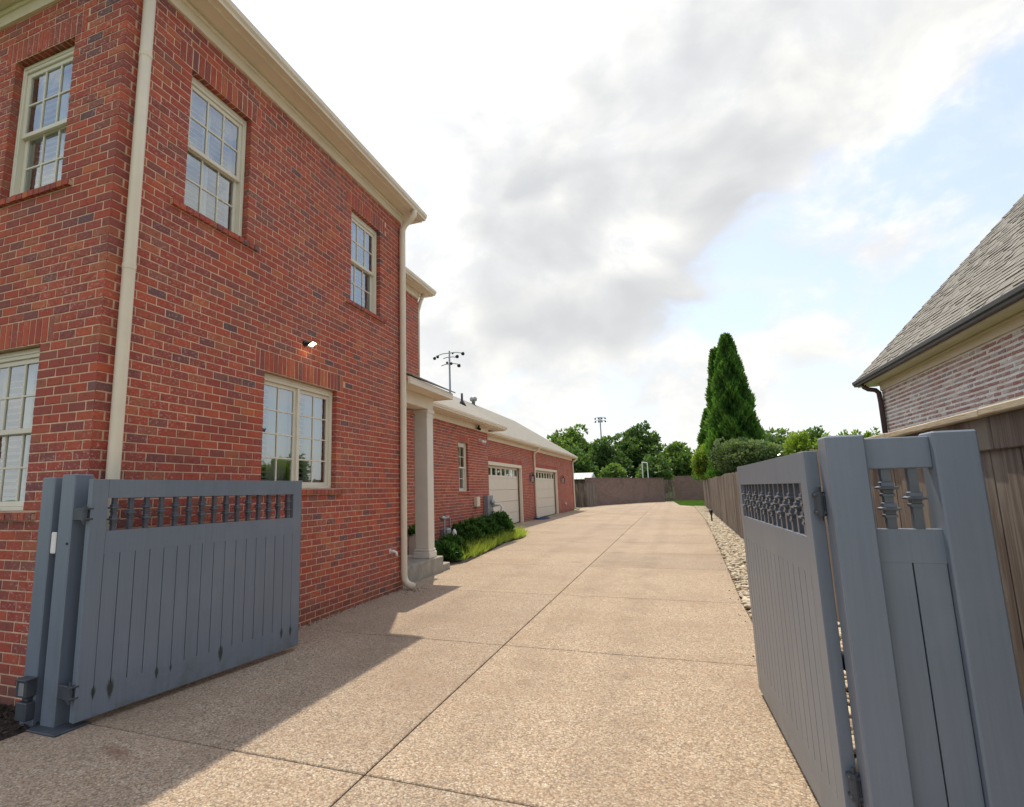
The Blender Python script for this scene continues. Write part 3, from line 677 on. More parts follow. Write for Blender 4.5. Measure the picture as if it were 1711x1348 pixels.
# eaves: frieze, soffit, gutter along a straight run.  side = 'x' (faces +X) or 'y' (faces -Y) or 'Y' (faces +Y)
GUT = [(0, 0), (.075, 0), (.082, .03), (.105, .055), (.112, .11), (.105, .118), (.098, .112), (.09, .06), (.0, .06)]
def eave(par, zf, zs, over, side, plane, a, b, m='cream', gm=None, gut=True, fr_a=None, fr_b=None):
    gm = gm or m; fa = a if fr_a is None else fr_a; fb = b if fr_b is None else fr_b; go = over - .11
    sg = {'x': 1, 'w': -1, 'y': -1, 'Y': 1}[side]
    def bx(nm, p0, p1, s0, s1, z0, z1, c=.003):
        lo, hi = sorted((plane + sg * p0, plane + sg * p1))
        (B(lo, hi, s0, s1, z0, z1, c) if side in 'xw' else B(s0, s1, lo, hi, z0, z1, c)).build(nm, m, par)
    bx('frieze_board', -.01, .028, fa, fb, zf, zs - .045); bx('crown_moulding', -.008, .055, fa, fb, zs - .046, zs - .002, .01)
    bx('soffit', -.05, go - .012, a, b, zs, zs + .018)
    bx('fascia_board', go - .012, go, a, b, zs - .012, zs + .15)
    if gut:
        q = MB(); pr = [(plane + sg * (go + p * 1.0), zs + .012 + z) for p, z in GUT]
        q.extrude_profile(pr, 'y' if side in 'xw' else 'x', a, b); q.build('gutter', gm, par)
ZF, ZS = 6.405, 6.565; OV = .36
eave(house, ZF, ZS, OV, 'x', XW, YC - OV, YE + OV, fr_a=YC, fr_b=YE)
eave(house, ZF, ZS + .004, OV, 'y', YC, -13, XW + OV - .114, fr_b=XW)
eave(house, ZF, ZS + .004, OV, 'Y', YE, -6.0, XW + OV - .114, fr_b=XW, gut=True)
eave(house, ZF, ZS + .002, OV, 'x', XS, YE + OV, YS + OV, fr_a=YE, fr_b=YS)
eave(house, ZF, ZS + .004, OV, 'Y', YS, -13, XS + OV - .114, fr_b=XS)
eave(house, 3.455, 3.61, .45, 'x', XS, 10.2, YWG + .9, fr_a=YS - 1.8, fr_b=YWG)
B(XG + .3, XS + .34, YWG + .875, YWG + .899, 3.60, 3.75, .003).build('fascia_board', 'cream', house)
eave(house, 3.615, 3.78, .42, 'x', XG, YWG + .9, YG1 + .42, fr_a=YWG, fr_b=YG1)
eave(house, 3.615, 3.784, .42, 'Y', YG1, -14, XG + .42 - .114, fr_b=XG)
def hip(x0, x1, y0, y1, z, s, m='far_shingle', nm='roof'):
    w = (x1 - x0) / 2; q = MB()
    if (y1 - y0) >= (x1 - x0):
        xm = (x0 + x1) / 2; v = [(x0, y0, z), (x1, y0, z), (x1, y1, z), (x0, y1, z), (xm, y0 + w, z + w * s), (xm, y1 - w, z + w * s)]; F = [(0, 1, 4), (1, 2, 5, 4), (2, 3, 5), (3, 0, 4, 5), (3, 2, 1, 0)]
    else:
        w = (y1 - y0) / 2; ym = (y0 + y1) / 2; v = [(x0, y0, z), (x1, y0, z), (x1, y1, z), (x0, y1, z), (x0 + w, ym, z + w * s), (x1 - w, ym, z + w * s)]; F = [(0, 3, 4), (0, 1, 5, 4), (1, 2, 5), (2, 3, 4, 5), (3, 2, 1, 0)]
    q.add(v, F); return q.build(nm, m, house)
hip(-13.4, XW + .30, YC - .30, YE + .30, 6.715, .75)
hip(-13.2, XS + .30, YE - 2.0, YS + .30, 6.712, .6)
RZ = 6.52
q = MB(); e = XG + .36; zg = 3.935; xm = -10.5
q.add([(e, YWG - 6, zg), (e, YG1 + .36, zg), (xm, 38.6, RZ), (xm, YWG - 6, RZ), (-14.4, YG1 + .36, zg), (-14.4, YWG - 6, zg)], [(0, 1, 2, 3), (1, 4, 2), (4, 5, 3, 2)]); q.build('roof', 'far_shingle', house)
q = MB(); e2 = XS + .39; z2 = 3.765
q.add([(e2, 8.6, z2), (e2, YWG + .84, z2), (xm - .02, 25.0, RZ + .02), (xm - .02, 8.6, RZ + .02), (xm - .02, YWG + .84, 3.9)], [(0, 1, 2, 3), (1, 4, 2)]); q.build('roof', 'far_shingle', house)

# downspouts
def pipe(pts, r, m, nm='downspout', par=house, seg=12):
    return MBtube(pts, r, seg).build(nm, m, par, smooth=True)
def MBtube(pts, r, seg): q = MB(); q.tube(pts, r, seg); return q
px_, py_ = XW + .068, 3.185
d1 = pipe([(px_, py_, 7.0 - .43), (px_, py_, 4.2), (px_, py_ - .0, .4), (px_ + .01, py_ + .0, .12), (px_ + .12, py_, .05)], .052, 'cream')
for z in (5.55, 3.5): q = MB(); q.lathe(px_, py_, [(z, .053), (z + .004, .0555), (z + .05, .0555), (z + .054, .053)], 14); q.build('pipe_joint', 'cream', d1)
py2 = 8.385
d2 = pipe([(XW + .29, py2 + .02, 6.60), (XW + .29, py2 + .02, 6.50), (XW + .24, py2, 6.42), (XW + .12, py2, 6.33), (XW + .07, py2, 6.24), (XW + .065, py2, 6.1), (XW + .065, py2, .26), (XW + .075, py2, .16), (XW + .13, py2, .085), (XW + .25, py2 - .01, .05)], .055, 'cream')
q = MB(); q.lathe(XW + .065, py2, [(3.0, .056), (3.004, .059), (3.05, .059), (3.054, .056)], 14); q.build('pipe_joint', 'cream', d2)
pipe([(XG + .34, 29.35, 3.79), (XG + .33, 29.35, 3.68), (XG + .10, 29.35, 3.50), (XG + .07, 29.35, 3.4), (XG + .07, 29.35, .3), (XG + .09, 29.35, .1), (XG + .2, 29.35, .05)], .055, 'cream')
pipe([(XG + .34, 41.52, 3.79), (XG + .33, 41.52, 3.68), (XG + .10, 41.52, 3.50), (XG + .07, 41.52, 3.4), (XG + .07, 41.52, .3), (XG + .12, 41.52, .1), (XG + .4, 41.52, .05)], .06, 'cream')
pipe([(XS + .40, 10.62, 3.56), (XS + .95, 10.62, 3.42), (XS + 1.02, 10.60, 3.3), (XS + 1.02, 10.55, 3.2), (XS + .95, 10.5, 3.10)], .05, 'cream')
pipe([(XS + .1, YS + .1, 6.55), (XS + .02, YS + .08, 6.36), (XS - .04, YS + .06, 6.1), (XS - .05, YS + .06, 3.9)], .05, 'cream')

# porch
PX0, PX1 = -5.70, -4.39
pr = thing('porch_step', 'grey concrete porch slab with one lower step beside the downspout', 'step', (-4.7, 9.6, 0))
B(PX0, PX1, 8.52, 10.42, -.05, .30, .012).build('slab', 'step_concrete', pr); B(-4.95, PX1 - .004, 10.424, 10.78, -.05, .135, .012).build('tread', 'step_concrete', pr)
cx, cy, hw = -4.62, 10.05, .145
colm = thing('porch_column', 'square cream porch column with stepped base on the concrete slab', 'column', (cx, cy, .3))
B(cx - hw, cx + hw, cy - hw, cy + hw, .47, 3.14, .012).build('shaft', 'column_paint', colm)
q = MB(); q.box(cx - hw - .03, cx + hw + .03, cy - hw - .03, cy + hw + .03, .30, .42, .008); q.box(cx - hw - .016, cx + hw + .016, cy - hw - .016, cy + hw + .016, .42, .475, .012); q.build('base', 'column_paint', colm)
q = MB(); q.box(cx - hw - .012, cx + hw + .012, cy - hw - .012, cy + hw + .012, 3.02, 3.05, .006); q.box(cx - hw - .025, cx + hw + .025, cy - hw - .025, cy + hw + .025, 3.12, 3.19, .01); q.build('capital', 'column_paint', colm)
B(-4.77, -4.47, 8.50, 10.20, 3.19, 3.44, .006).build('porch_beam', 'cream', house); B(XS, -4.78, 9.93, 10.19, 3.192, 3.438, .006).build('porch_beam', 'cream', house)
B(XS, -4.2, 8.5, 10.42, 3.442, 3.46).build('porch_soffit', 'cream', house)
B(-4.198, -4.14, 8.48, 10.48, 3.43, 3.56, .006).build('porch_fascia', 'cream', house); B(XS, -4.2, 10.425, 10.478, 3.431, 3.559, .006).build('porch_fascia', 'cream', house)
q = MB(); q.add([(-4.10, 8.48, 3.565), (-4.10, 10.52, 3.565), (XS, 10.52, 4.30), (XS, 8.48, 4.30), (-4.10, 8.48, 3.59), (-4.10, 10.52, 3.59), (XS, 10.52, 4.33), (XS, 8.48, 4.33)], [(0, 1, 2, 3), (4, 5, 6, 7), (0, 1, 5, 4), (1, 2, 6, 5), (0, 3, 7, 4)]); q.build('porch_roof', 'far_shingle', house)

# ================================================================== GATES
GL, GT = 2.13, .052
def baluster_mesh(two):
    prof = [(1.318, .0155)]
    for zcn in ((1.408, 1.492) if two else (1.45,)):
        for dz_, r in ((-.034, .0155), (-.034, .021), (-.024, .021), (-.020, .0165), (-.008, .018), (-.004, .032), (.003, .033), (.008, .022), (.022, .021), (.026, .0155)): prof.append((zcn + dz_, r))
    prof.append((1.575, .0155)); q = MB(); k = math.sqrt(2)
    q.lathe(0, 0, [(z, r * k) for z, r in prof], 4, math.pi / 4); return q.mesh('baluster', 'slate_iron')
BAL = [baluster_mesh(True), baluster_mesh(False)]
def gate_leaf(label, loc, rotz, face, drips):
    """u=0 at the hinge; the face looked at lies at y=0 and the leaf goes into +y*face"""
    t = thing('driveway_gate', label, 'gate', loc, rotz, 'driveway gate leaves', local=True)
    y0, y1 = (0, GT) if face > 0 else (-GT, 0); gm = 'slate_paint_stained' if drips else 'slate_paint'
    P = lambda u0, u1, z0, z1, nm, i=0.0, c=.004: B(u0, u1, y0 + i, y1 - i, z0, z1, c).build(nm, gm, t, world=False)
    P(0, .118, .045, 1.705, 'stile', 0, .0025); P(GL - .118, GL, .045, 1.705, 'stile', 0, .0025)
    P(.1182, GL - .1182, 1.565, 1.704, 'rail', .0005, .0006); P(.1182, GL - .1182, 1.16, 1.325, 'rail', .0005, .0006); P(.1182, GL - .1182, .16, .24, 'rail', .0005, .0006); P(.1182, GL - .1182, .046, .1598, 'rail', .0009, .0006)
    n = 16; bw = (GL - .237) / n
    for i in range(n):
        u0, u1, k = .1185 + i * bw + .0028, .1185 + (i + 1) * bw - .0028, .002; e = random.uniform(.0006, .0012); a_, b_ = y0 + e, y1 - e
        q = MB(); q.prism([(u0, a_ + k), (u0 + k, a_), (u1 - k, a_), (u1, a_ + k), (u1, b_ - k), (u1 - k, b_), (u0 + k, b_), (u0, b_ - k)], .2400, 1.1600); q.build('board', gm, t, world=False)
    q = MB(); q.box(.1185, GL - .1185, y0 + .012, y1 - .012, .2405, 1.1595); q.build('backing', 'slate_dark', t, world=False)
    for i in range(15): link('baluster', BAL[i % 2 if True else 0], t, (.118 + (i + .5) * (GL - .236) / 15, (y0 + y1) / 2, 0), world=False)
    # hinges: leaf plate, barrel, bolts
    yb, yp = (.018, .148) if face > 0 else (-.034, -.053)
    for z in ((1.455, .245) if face > 0 else (1.475, .36)):
        hg = MB(); hg.tube([(-.030, yb, z - .052), (-.030, yb, z + .052)], .018, 14); hg.tube([(-.030, yb, z - .072), (-.030, yb, z + .072)], .008, 8)
        for zz in (z - .037, z + .037): hg.box(-.046, .022, yb - .021, yb + .021, zz - .007, zz + .007, .003)
        lo_, hi_ = sorted((yb, yp)); hg.box(-.042, -.018, lo_, hi_, z - .045, z + .045, .003)
        hg.build('hinge', 'slate_dark', t, world=False)
    return t
ang = math.atan2(4.955 - 2.83, -3.705 + 3.96)
gate_leaf('slate grey board gate leaf standing open against the brick house', (-3.96, 2.83, 0), ang, 1, True)
ang2 = math.atan2(4.98 - 2.85, .478 - .545)
gate_leaf('slate grey board gate leaf standing open along the stone bed and wood fence', (.545, 2.85, 0), ang2, -1, False)
# left posts
def post(par, x0, x1, y0, y1, z1, c=.007): return B(x0, x1, y0, y1, -.03, z1, c).build('post', 'slate_paint', par)
lp = thing('gate_post', 'square slate grey post on a steel base plate carrying the gate beside the house', 'post', (-4.185, 2.87, 0), group='gate posts by the house corner')
post(lp, -4.255, -4.112, 2.80, 2.945, 1.745); B(-4.262, -3.965, 2.715, 2.96, 0.0, .014, .003).build('base_plate', 'slate_dark', lp)
q = MB(); q.tube([(-4.135, 2.799, 1.245), (-4.135, 2.794, 1.245)], .009, 10); q.build('screw_hole', 'black_metal', lp)
lp2 = thing('gate_post', 'narrow slate grey post at the far left in front of the house corner', 'post', (-4.40, 2.86, 0), group='gate posts by the house corner')
post(lp2, -4.472, -4.332, 2.80, 2.945, 1.728)
q = B(-4.322, -4.268, 2.803, 2.815, 1.17, 1.325, .006); q.build('entry_reader', 'white_paint', None, label='small white plastic reader fixed between the two left gate posts', cat='reader')
pe = thing('photo_sensor', 'dark hooded gate sensor box low on the left post above the mulch', 'sensor', (-4.40, 2.77, .1))
B(-4.425, -4.315, 2.735, 2.80, .045, .165, .006).build('housing', 'slate_dark', pe); B(-4.40, -4.345, 2.76, 2.80, .165, .20, .004).build('bracket', 'slate_dark', pe)
q = MB(); q.box(-4.425, -4.315, 2.725, 2.80, .20, .315, .006); q.box(-4.43, -4.305, 2.712, 2.80, .313, .323, .003); q.build('hood', 'slate_dark', pe); B(-4.385, -4.335, 2.720, 2.727, .215, .298, .002).build('lens', 'galvanised', pe)
# right fixed panel
rp = thing('gate_side_panel', 'fixed slate grey side panel with two posts and two balusters at the right', 'fence panel', (.85, 2.77, 0))
post(rp, .60, .74, 2.70, 2.84, 1.757); post(rp, .962, 1.105, 2.70, 2.84, 1.757)
yb0, yb1 = 2.735, 2.787
B(.738, .964, yb0, yb1, 1.615, 1.742, .004).build('rail', 'slate_paint', rp); B(.738, .964, yb0 + .003, yb1, 1.245, 1.375, .0006).build('rail', 'slate_paint', rp); B(.738, .964, yb0 + .003, yb1, .03, .20, .0006).build('rail', 'slate_paint', rp)
for i in range(2): B(.743 + i * .1105, .8485 + i * .1105, yb0 + .003, yb1, .2002, 1.2448, .0008).build('board', 'slate_paint', rp)
B(.739, .963, yb0 + .018, yb1 - .012, .201, 1.244).build('backing', 'slate_dark', rp)
for i in range(2): link('baluster', BAL[i], rp, (.806 + i * .09, (yb0 + yb1) / 2, .046), world=True)
op = thing('gate_opener', 'black gate opener arm low behind the right gate leaf', 'gate opener', (.66, 3.2, .7))
q = MB(); q.tube([(.66, 2.95, .78), (.70, 3.75, .66)], .035, 12); q.build('motor_tube', 'black_metal', op, smooth=True); q = MB(); q.tube([(.70, 3.75, .66), (.64, 4.35, .60)], .014, 10); q.build('piston_rod', 'galvanised', op, smooth=True)
q = MB()
for i in range(9): q.tube([(.652, 2.86 + i * .016, .84 - i * .012), (.668, 2.862 + i * .016, .86 - i * .012), (.684, 2.866 + i * .016, .84 - i * .012)], .006, 6)
q.build('cable_coil', 'black_metal', op, smooth=True)

# ================================================================== WOOD FENCE
fence = thing('wood_fence', 'long weathered brown wood picket fence along the stone bed', 'fence', (xf(10), 10, 0))
fa = math.atan(.0115)
PICK = []
for k in range(5):
    q = MB(); w, t, h = .142 + random.uniform(-.004, .004), .019, 1.0
    pts = [(-w / 2, 0), (w / 2, 0), (w / 2, .985), (w / 2 - .03, 1.0), (-w / 2 + .03, 1.0), (-w / 2, .985)]; n = 6
    q.add([(-t / 2, a, b) for a, b in pts] + [(t / 2, a, b) for a, b in pts], [tuple(range(n)), tuple(range(n, 2 * n))] + [(i, (i + 1) % n, n + (i + 1) % n, n + i) for i in range(n)], 0.0); PICK.append(q.mesh('picket', 'fence_wood'))
far_p = MB(); cnt = 0; y = 1.6; ends = []
while y < 47.3:
    h = (1.78 if y < 6.9 else 1.93 + .02 * math.sin(y * .9)) + random.uniform(-.02, .02); dx = random.uniform(-.006, .006)
    if cnt < 300:
        o = link('picket', PICK[cnt % 5], fence, (xf(y) + dx, y, .03)); o.scale = (1, 1, h); o.rotation_euler[2] = random.uniform(-.03, .03)
    else: far_p.box(xf(y) - .01 + dx, xf(y) + .01 + dx, y - .07, y + .07, .03, h)
    cnt += 1; y += .147
far_p.build('picket_row', 'fence_wood', fence, kind='stuff')
for z in (.35, 1.0, 1.62): 
    q = MB(); q.add([(xf(1.5) + .012, 1.5, z), (xf(47.4) + .012, 47.4, z), (xf(47.4) + .05, 47.4, z), (xf(1.5) + .05, 1.5, z), (xf(1.5) + .012, 1.5, z + .09), (xf(47.4) + .012, 47.4, z + .09), (xf(47.4) + .05, 47.4, z + .09), (xf(1.5) + .05, 1.5, z + .09)],
              [(3, 2, 1, 0), (4, 5, 6, 7), (0, 1, 5, 4), (1, 2, 6, 5), (2, 3, 7, 6), (3, 0, 4, 7)]); q.build('rail', 'fence_wood', fence)
for i in range(20):
    yy = 1.7 + i * 2.4; B(xf(yy) + .052, xf(yy) + .14, yy - .045, yy + .045, -.05, 1.8).build('post', 'fence_wood', fence)
for (a, b) in ((1.4, 3.62), (3.625, 5.05), (5.055, 6.9)):         # dressed run near the gate: fascia rail and cap
    q = B(-.034, -.012, 0, b - a, 1.715, 1.885, .004); q.build('top_rail', 'fence_wood', fence, loc=(xf(a), a, 0), rotz=-fa)
    q = B(-.075, .085, 0, b - a, 1.888, 1.928, .006); q.build('cap_board', 'rail_wood', fence, loc=(xf(a), a, random.uniform(-.004, .004)), rotz=-fa + random.uniform(-.006, .006))
for yy in (2.75, 3.05): B(-.032, -.0105, -.045, .045, .02, 1.712, .003).build('batten', 'fence_wood', fence, loc=(xf(yy), yy, 0), rotz=-fa)

# ================================================================== NEIGHBOUR'S HOUSE
XR, YR = 4.42, 14.55
nb = thing('neighbour_house', 'whitewashed brick house with steep grey shingle roof and dark gutter behind the fence', 'house', (XR, YR, 0))
brick_wall('wall', nb, (XR, YR, 0), -HP, 13.5, 0, 46, m='brick_white', mm='mortar_white', hfac=.9, j=.006, hide=lambda p: p[1] > 735)
flush_bricks(BVW)
q = MB(); q.add([(XR, YR, 0), (14, YR, 0), (14, YR, 3.6), (XR, YR, 3.6)], [(0, 1, 2, 3)]); q.build('rear_wall', 'far_brick', nb)
B(XR + .3, 13.9, YR - 13.3, YR - .3, -.05, 3.5).build('inner_wall', 'interior', nb)
eave(nb, 3.545, 3.71, .42, 'w', XR, YR - 13.5, YR + .42, m='cream', gm='dark_gutter', fr_b=YR)
eave(nb, 3.545, 3.714, .42, 'Y', YR, XR - .30, 14, m='cream', gm='dark_gutter', fr_a=XR)
SL = 1.225; EX, EY, EZ = XR - .36, YR + .36, 3.845; cs = 1 / math.hypot(1, SL); TOP = 5.2
q = MB(); q.add([(EX, YR - 13.6, EZ), (EX, EY, EZ), (EX + TOP, EY - TOP, EZ + TOP * SL), (EX + TOP, YR - 13.6, EZ + TOP * SL), (14.2, EY, EZ), (14.2, EY - TOP, EZ + TOP * SL)], [(0, 1, 2, 3), (1, 4, 5, 2)])
roof = q.build('roof', 'shingle', nb)
rows = []; ex = .112; s = 0.0; r = 0
while s * cs < TOP - .1:
    y = YR - 13.5 - random.random() * .3
    while True:
        w = random.choice((.12, .17, .22, .28)); yt = EY - (s + ex) * cs
        if y > yt: break
        rows.append((s, y, min(w, max(.05, yt - y + .08)), random.choice((.006, .012, .014, .020)))); y += w + .006
    s += ex; r += 1
def shv(s, y, w, t, ln=.135):
    P = lambda d, yy, h: (EX + d * cs - h * SL * cs, yy, EZ + d * SL * cs + h * cs)
    return [P(s - .012, y, t), P(s - .012, y + w, t), P(s + ln, y + w, .002), P(s + ln, y, .002), P(s - .012, y, .001), P(s - .012, y + w, .001)], [(0, 1, 2, 3), (4, 5, 1, 0), (1, 5, 2), (0, 3, 4)]
def sscore(a):
    p = Vector((EX + a[0] * cs, a[1], EZ + a[0] * SL * cs)); px = cam_px(p)
    return -1 if not px or px[0] > 1716 or px[1] < 0 else a[2] / (p - CAMP).length_squared
rows.sort(key=sscore, reverse=True); fld = MB()
for i, a in enumerate(rows):
    v, F = shv(*a)
    if i < 300: q = MB(); q.add(v, F, 0.0); link('shingle', q.mesh('shingle', 'shingle', fixn=True), roof)
    else: fld.add(v, F)
fld.build('shingle_field', 'shingle', roof, kind='stuff')
q = MB(); t = 0
while t < TOP - .2:
    a = Vector((EX + t, EY - t, EZ + t * SL + .02)); b = Vector((EX + t + .18, EY - t - .18, EZ + (t + .18) * SL + .008))
    q.add([a + Vector((.02, -.12, .012)) , a + Vector((0, 0, .02)), a + Vector((.12, -.02, .012)), b + Vector((.12, -.02, 0)), b, b + Vector((.02, -.12, 0))], [(0, 1, 4, 5), (1, 2, 3, 4)]); t += .13
q.build('hip_cap', 'shingle', roof)
q = MB(); q.tube([(XR - .30, YR + .05, 3.72), (XR - .30, YR + .05, 3.66), (XR - .24, YR + .0, 3.60), (XR - .12, YR - .02, 3.57), (XR - .07, YR - .04, 3.50), (XR - .06, YR - .04, 3.3), (XR - .06, YR - .04, .1)], .05, 12); q.build('downspout', 'brown_pipe', nb, smooth=True)
q = MB(); q.add([(EX + 2.25, 10.05, EZ + 2.25 * SL + .02), (EX + 2.25, 10.45, EZ + 2.25 * SL + .02), (EX + 2.62, 10.45, EZ + 2.62 * SL + .02), (EX + 2.62, 10.05, EZ + 2.62 * SL + .02), (EX + 2.3, 10.05, EZ + 2.62 * SL + .03), (EX + 2.3, 10.45, EZ + 2.62 * SL + .03)], [(0, 1, 5, 4), (4, 5, 2, 3), (0, 4, 3), (1, 2, 5)]); q.build('roof_vent', 'black_metal', nb)

# ================================================================== SMALL FITTINGS
fl = thing('flood_light', 'small lit flood light on the brick wall above the double window', 'light', (XW, 5.73, 3.46))
q = MB(); q.tube([(XW, 5.72, 3.475), (XW + .02, 5.72, 3.475)], .04, 14); q.tube([(XW + .02, 5.72, 3.475), (XW + .07, 5.74, 3.475)], .018, 8); q.build('mount', 'black_metal', fl)
q = MB(); c, s_ = math.cos(.5), math.sin(.5)
def flp(a, y, h): return (XW + .05 + a * c - h * s_, y, 3.44 + a * s_ + h * c)
q.add([flp(0, 5.70, 0), flp(.10, 5.70, 0), flp(.10, 5.81, 0), flp(0, 5.81, 0), flp(.0, 5.70, .022), flp(.094, 5.705, .018), flp(.094, 5.805, .018), flp(0, 5.81, .022)], [(4, 5, 6, 7), (0, 1, 5, 4), (1, 2, 6, 5), (2, 3, 7, 6), (3, 0, 4, 7)]); q.build('head', 'black_metal', fl)
q = MB(); q.add([flp(.014, 5.71, -.001), flp(.092, 5.71, -.001), flp(.092, 5.80, -.001), flp(.014, 5.80, -.001)], [(0, 1, 2, 3)]); q.build('led_panel', 'lamp_on', fl)
ld = bpy.data.lights.new('flood_lamp', 'POINT'); ld.energy = .22; ld.color = (1, .62, .25); ld.shadow_soft_size = .03; lo = bpy.data.objects.new('flood_lamp', ld); COL.objects.link(lo); lo.location = (XW + .11, 5.75, 3.40); lo.parent = fl; lo.matrix_parent_inverse = Matrix.Translation(-Vector(fl['_off']))

def lantern(y, label):
    t = thing('wall_lantern', label, 'lantern', (XG, y, 2.1), group='lanterns on the garage wall')
    x = XG + .17
    B(XG, XG + .025, y - .06, y + .06, 1.98, 2.36, .006).build('back_plate', 'black_metal', t)
    q = MB(); q.tube([(XG + .02, y, 2.34), (XG + .10, y, 2.44), (x, y, 2.42), (x, y, 2.36)], .012, 8); q.build('bracket', 'black_metal', t, smooth=True)
    q = MB(); q.lathe(x, y, [(2.26, .12), (2.28, .115), (2.36, .035), (2.39, .03)], 4, math.pi / 4); q.build('roof_cap', 'black_metal', t)
    q = MB()
    for a in (-1, 1):
        for b in (-1, 1): q.tube([(x + a * .055, y + b * .055, 1.93), (x + a * .075, y + b * .075, 2.265)], .007, 6)
    q.box(x - .065, x + .065, y - .065, y + .065, 1.915, 1.935, .004); q.build('cage', 'black_metal', t)
    q = MB(); q.lathe(x, y, [(1.938, .07), (2.258, .10)], 4, math.pi / 4); q.build('glass_shade', 'glass', t)
    q = MB(); q.tube([(x, y, 1.94), (x, y, 2.08)], .016, 8); q.build('candle', 'white_paint', t)
lantern(28.5, 'black wall lantern between the two garage doors'); lantern(37.0, 'black wall lantern right of the farther garage door')
t = thing('electric_meter', 'grey electric meter cabinet with conduit on the wing corner behind the shrubs', 'meter', (XS, 17.25, .6))
B(XS, XS + .16, 16.98, 17.52, .35, 1.40, .01).build('cabinet', 'grey_metal', t); q = MB(); q.tube([(XS + .15, 17.3, 1.18), (XS + .26, 17.3, 1.18)], .085, 18); q.build('meter_dial', 'galvanised', t, smooth=True)
q = MB(); q.tube([(XS + .16, 17.46, 1.06), (XS + .40, 17.50, 1.10), (XS + .46, 17.52, 1.0), (XS + .40, 17.50, .78), (XS + .34, 17.5, .3)], .04, 10); q.build('conduit', 'white_paint', t, smooth=True)
t = thing('utility_box', 'small cream utility box on the wing wall left of the meter', 'utility box', (XS, 16.24, 1.2)); B(XS, XS + .11, 16.10, 16.36, 1.08, 1.37, .01).build('lid', 'cream', t); B(XS, XS + .09, 16.12, 16.34, 1.06, 1.079, .002).build('knockout', 'galvanised', t)
t = thing('gas_meter', 'grey gas meter with pipes among the dark shrubs', 'gas meter', (-5.35, 12.9, .3))
q = MB(); q.box(-5.48, -5.25, 12.78, 13.02, .36, .66, .03); q.build('body', 'grey_metal', t); q = MB(); q.tube([(-5.32, 12.72, .05), (-5.32, 12.72, .88), (-5.32, 12.80, .92), (-5.32, 13.02, .92), (-5.32, 13.08, .88), (-5.32, 13.08, .40)], .022, 8); q.tube([(-5.36, 12.62, .92), (-5.36, 12.80, .92)], .022, 8); q.build('pipework', 'galvanised', t, smooth=True)
q = MB(); q.lathe(-5.32, 12.62, [(.86, .03), (.90, .085), (.93, .085), (.97, .03)], 14); q.build('regulator', 'galvanised', t, smooth=True); q = MB(); q.lathe(-5.25, 13.2, [(.25, .055), (.55, .055), (.62, .02)], 12); q.build('valve', 'white_paint', t, smooth=True)
t = thing('planter', 'white planter box with a small green plant behind the porch column', 'planter', (-5.5, 11.4, .3))
q = MB(); q.box(-5.60, -5.40, 11.30, 11.50, .05, .62, .012); q.build('pot', 'white_paint', t); PLT = t
t = thing('vent_elbow', 'white plastic vent elbow low on the brick wall beside the downspout', 'pipe', (XW, 8.08, .6)); q = MB(); q.tube([(XW - .02, 8.03, .64), (XW + .05, 8.04, .64), (XW + .09, 8.06, .62), (XW + .10, 8.07, .56)], .022, 10); q.build('elbow', 'white_paint', t, smooth=True); q = MB(); q.tube([(XW - .01, 8.03, .64), (XW + .006, 8.03, .64)], .035, 12); q.build('flange', 'white_paint', t)
t = thing('motion_light', 'white twin motion light under the wing eave', 'light', (XS, 16.74, 3.15)); q = MB(); q.tube([(XS, 16.74, 3.15), (XS + .03, 16.74, 3.15)], .05, 12); q.build('mount', 'white_paint', t)
for dy in (-.07, .09): q = MB(); q.tube([(XS + .03, 16.74, 3.15), (XS + .09, 16.74 + dy, 3.13)], .016, 8); q.tube([(XS + .08, 16.74 + dy, 3.14), (XS + .17, 16.74 + dy * 1.7, 3.09)], [.03, .055], 12); q.build('lamp_head', 'white_paint', t, smooth=True)
t = thing('security_camera', 'dark security camera under the wing soffit', 'camera', (XS + .2, 16.4, 3.5)); q = MB(); q.tube([(XS + .12, 16.4, 3.60), (XS + .12, 16.4, 3.53)], .03, 10); q.build('mount', 'black_metal', t); q = MB(); q.tube([(XS + .05, 16.5, 3.52), (XS + .2, 16.25, 3.46)], .045, 12); q.build('body', 'black_metal', t, smooth=True)
t = thing('vent_pipe', 'dark plumbing vent pipe standing on the wing roof near the porch', 'pipe', (-7.3, 19.4, 4.6)); q = MB(); q.tube([(-7.3, 19.4, 4.5), (-7.3, 19.4, 5.24)], .045, 10); q.build('stack', 'black_metal', t, smooth=True); q = MB(); q.lathe(-7.3, 19.4, [(4.74, .17), (4.88, .10), (4.96, .055)], 12); q.build('flashing', 'black_metal', t, smooth=True)
t = thing('roof_turbine', 'small dark roof vent on the garage ridge', 'roof vent', (-10.5, 29.5, 6.4)); q = MB(); q.lathe(-10.4, 29.5, [(6.3, .1), (6.62, .1), (6.66, .2), (6.82, .22), (6.92, .08)], 12); q.build('hood', 'galvanised', t, smooth=True); q = MB(); q.lathe(-10.4, 29.5, [(6.25, .2), (6.4, .13)], 12); q.build('collar', 'black_metal', t)
t = thing('garden_hose', 'blue hose coiled on the drive below the garage downspout', 'hose', (-6.7, 29.5, 0))
q = MB(); pts = []
for i in range(150): a = i * .3; r = .34 + .05 * math.sin(i * .37); pts.append((-6.72 + r * math.cos(a) * 1.0, 29.3 + r * math.sin(a) * 2.2 + .003 * i, .016 + .0004 * i))
q.tube(pts, .013, 6); q.build('coil', 'hose_blue', t, smooth=True); q = MB(); q.tube([(XG + .06, 29.0, .75), (XG + .12, 29.0, .66), (XG + .10, 29.1, .2), (-6.75, 29.3, .03)], .012, 6); q.build('tap_length', 'galvanised', t, smooth=True)
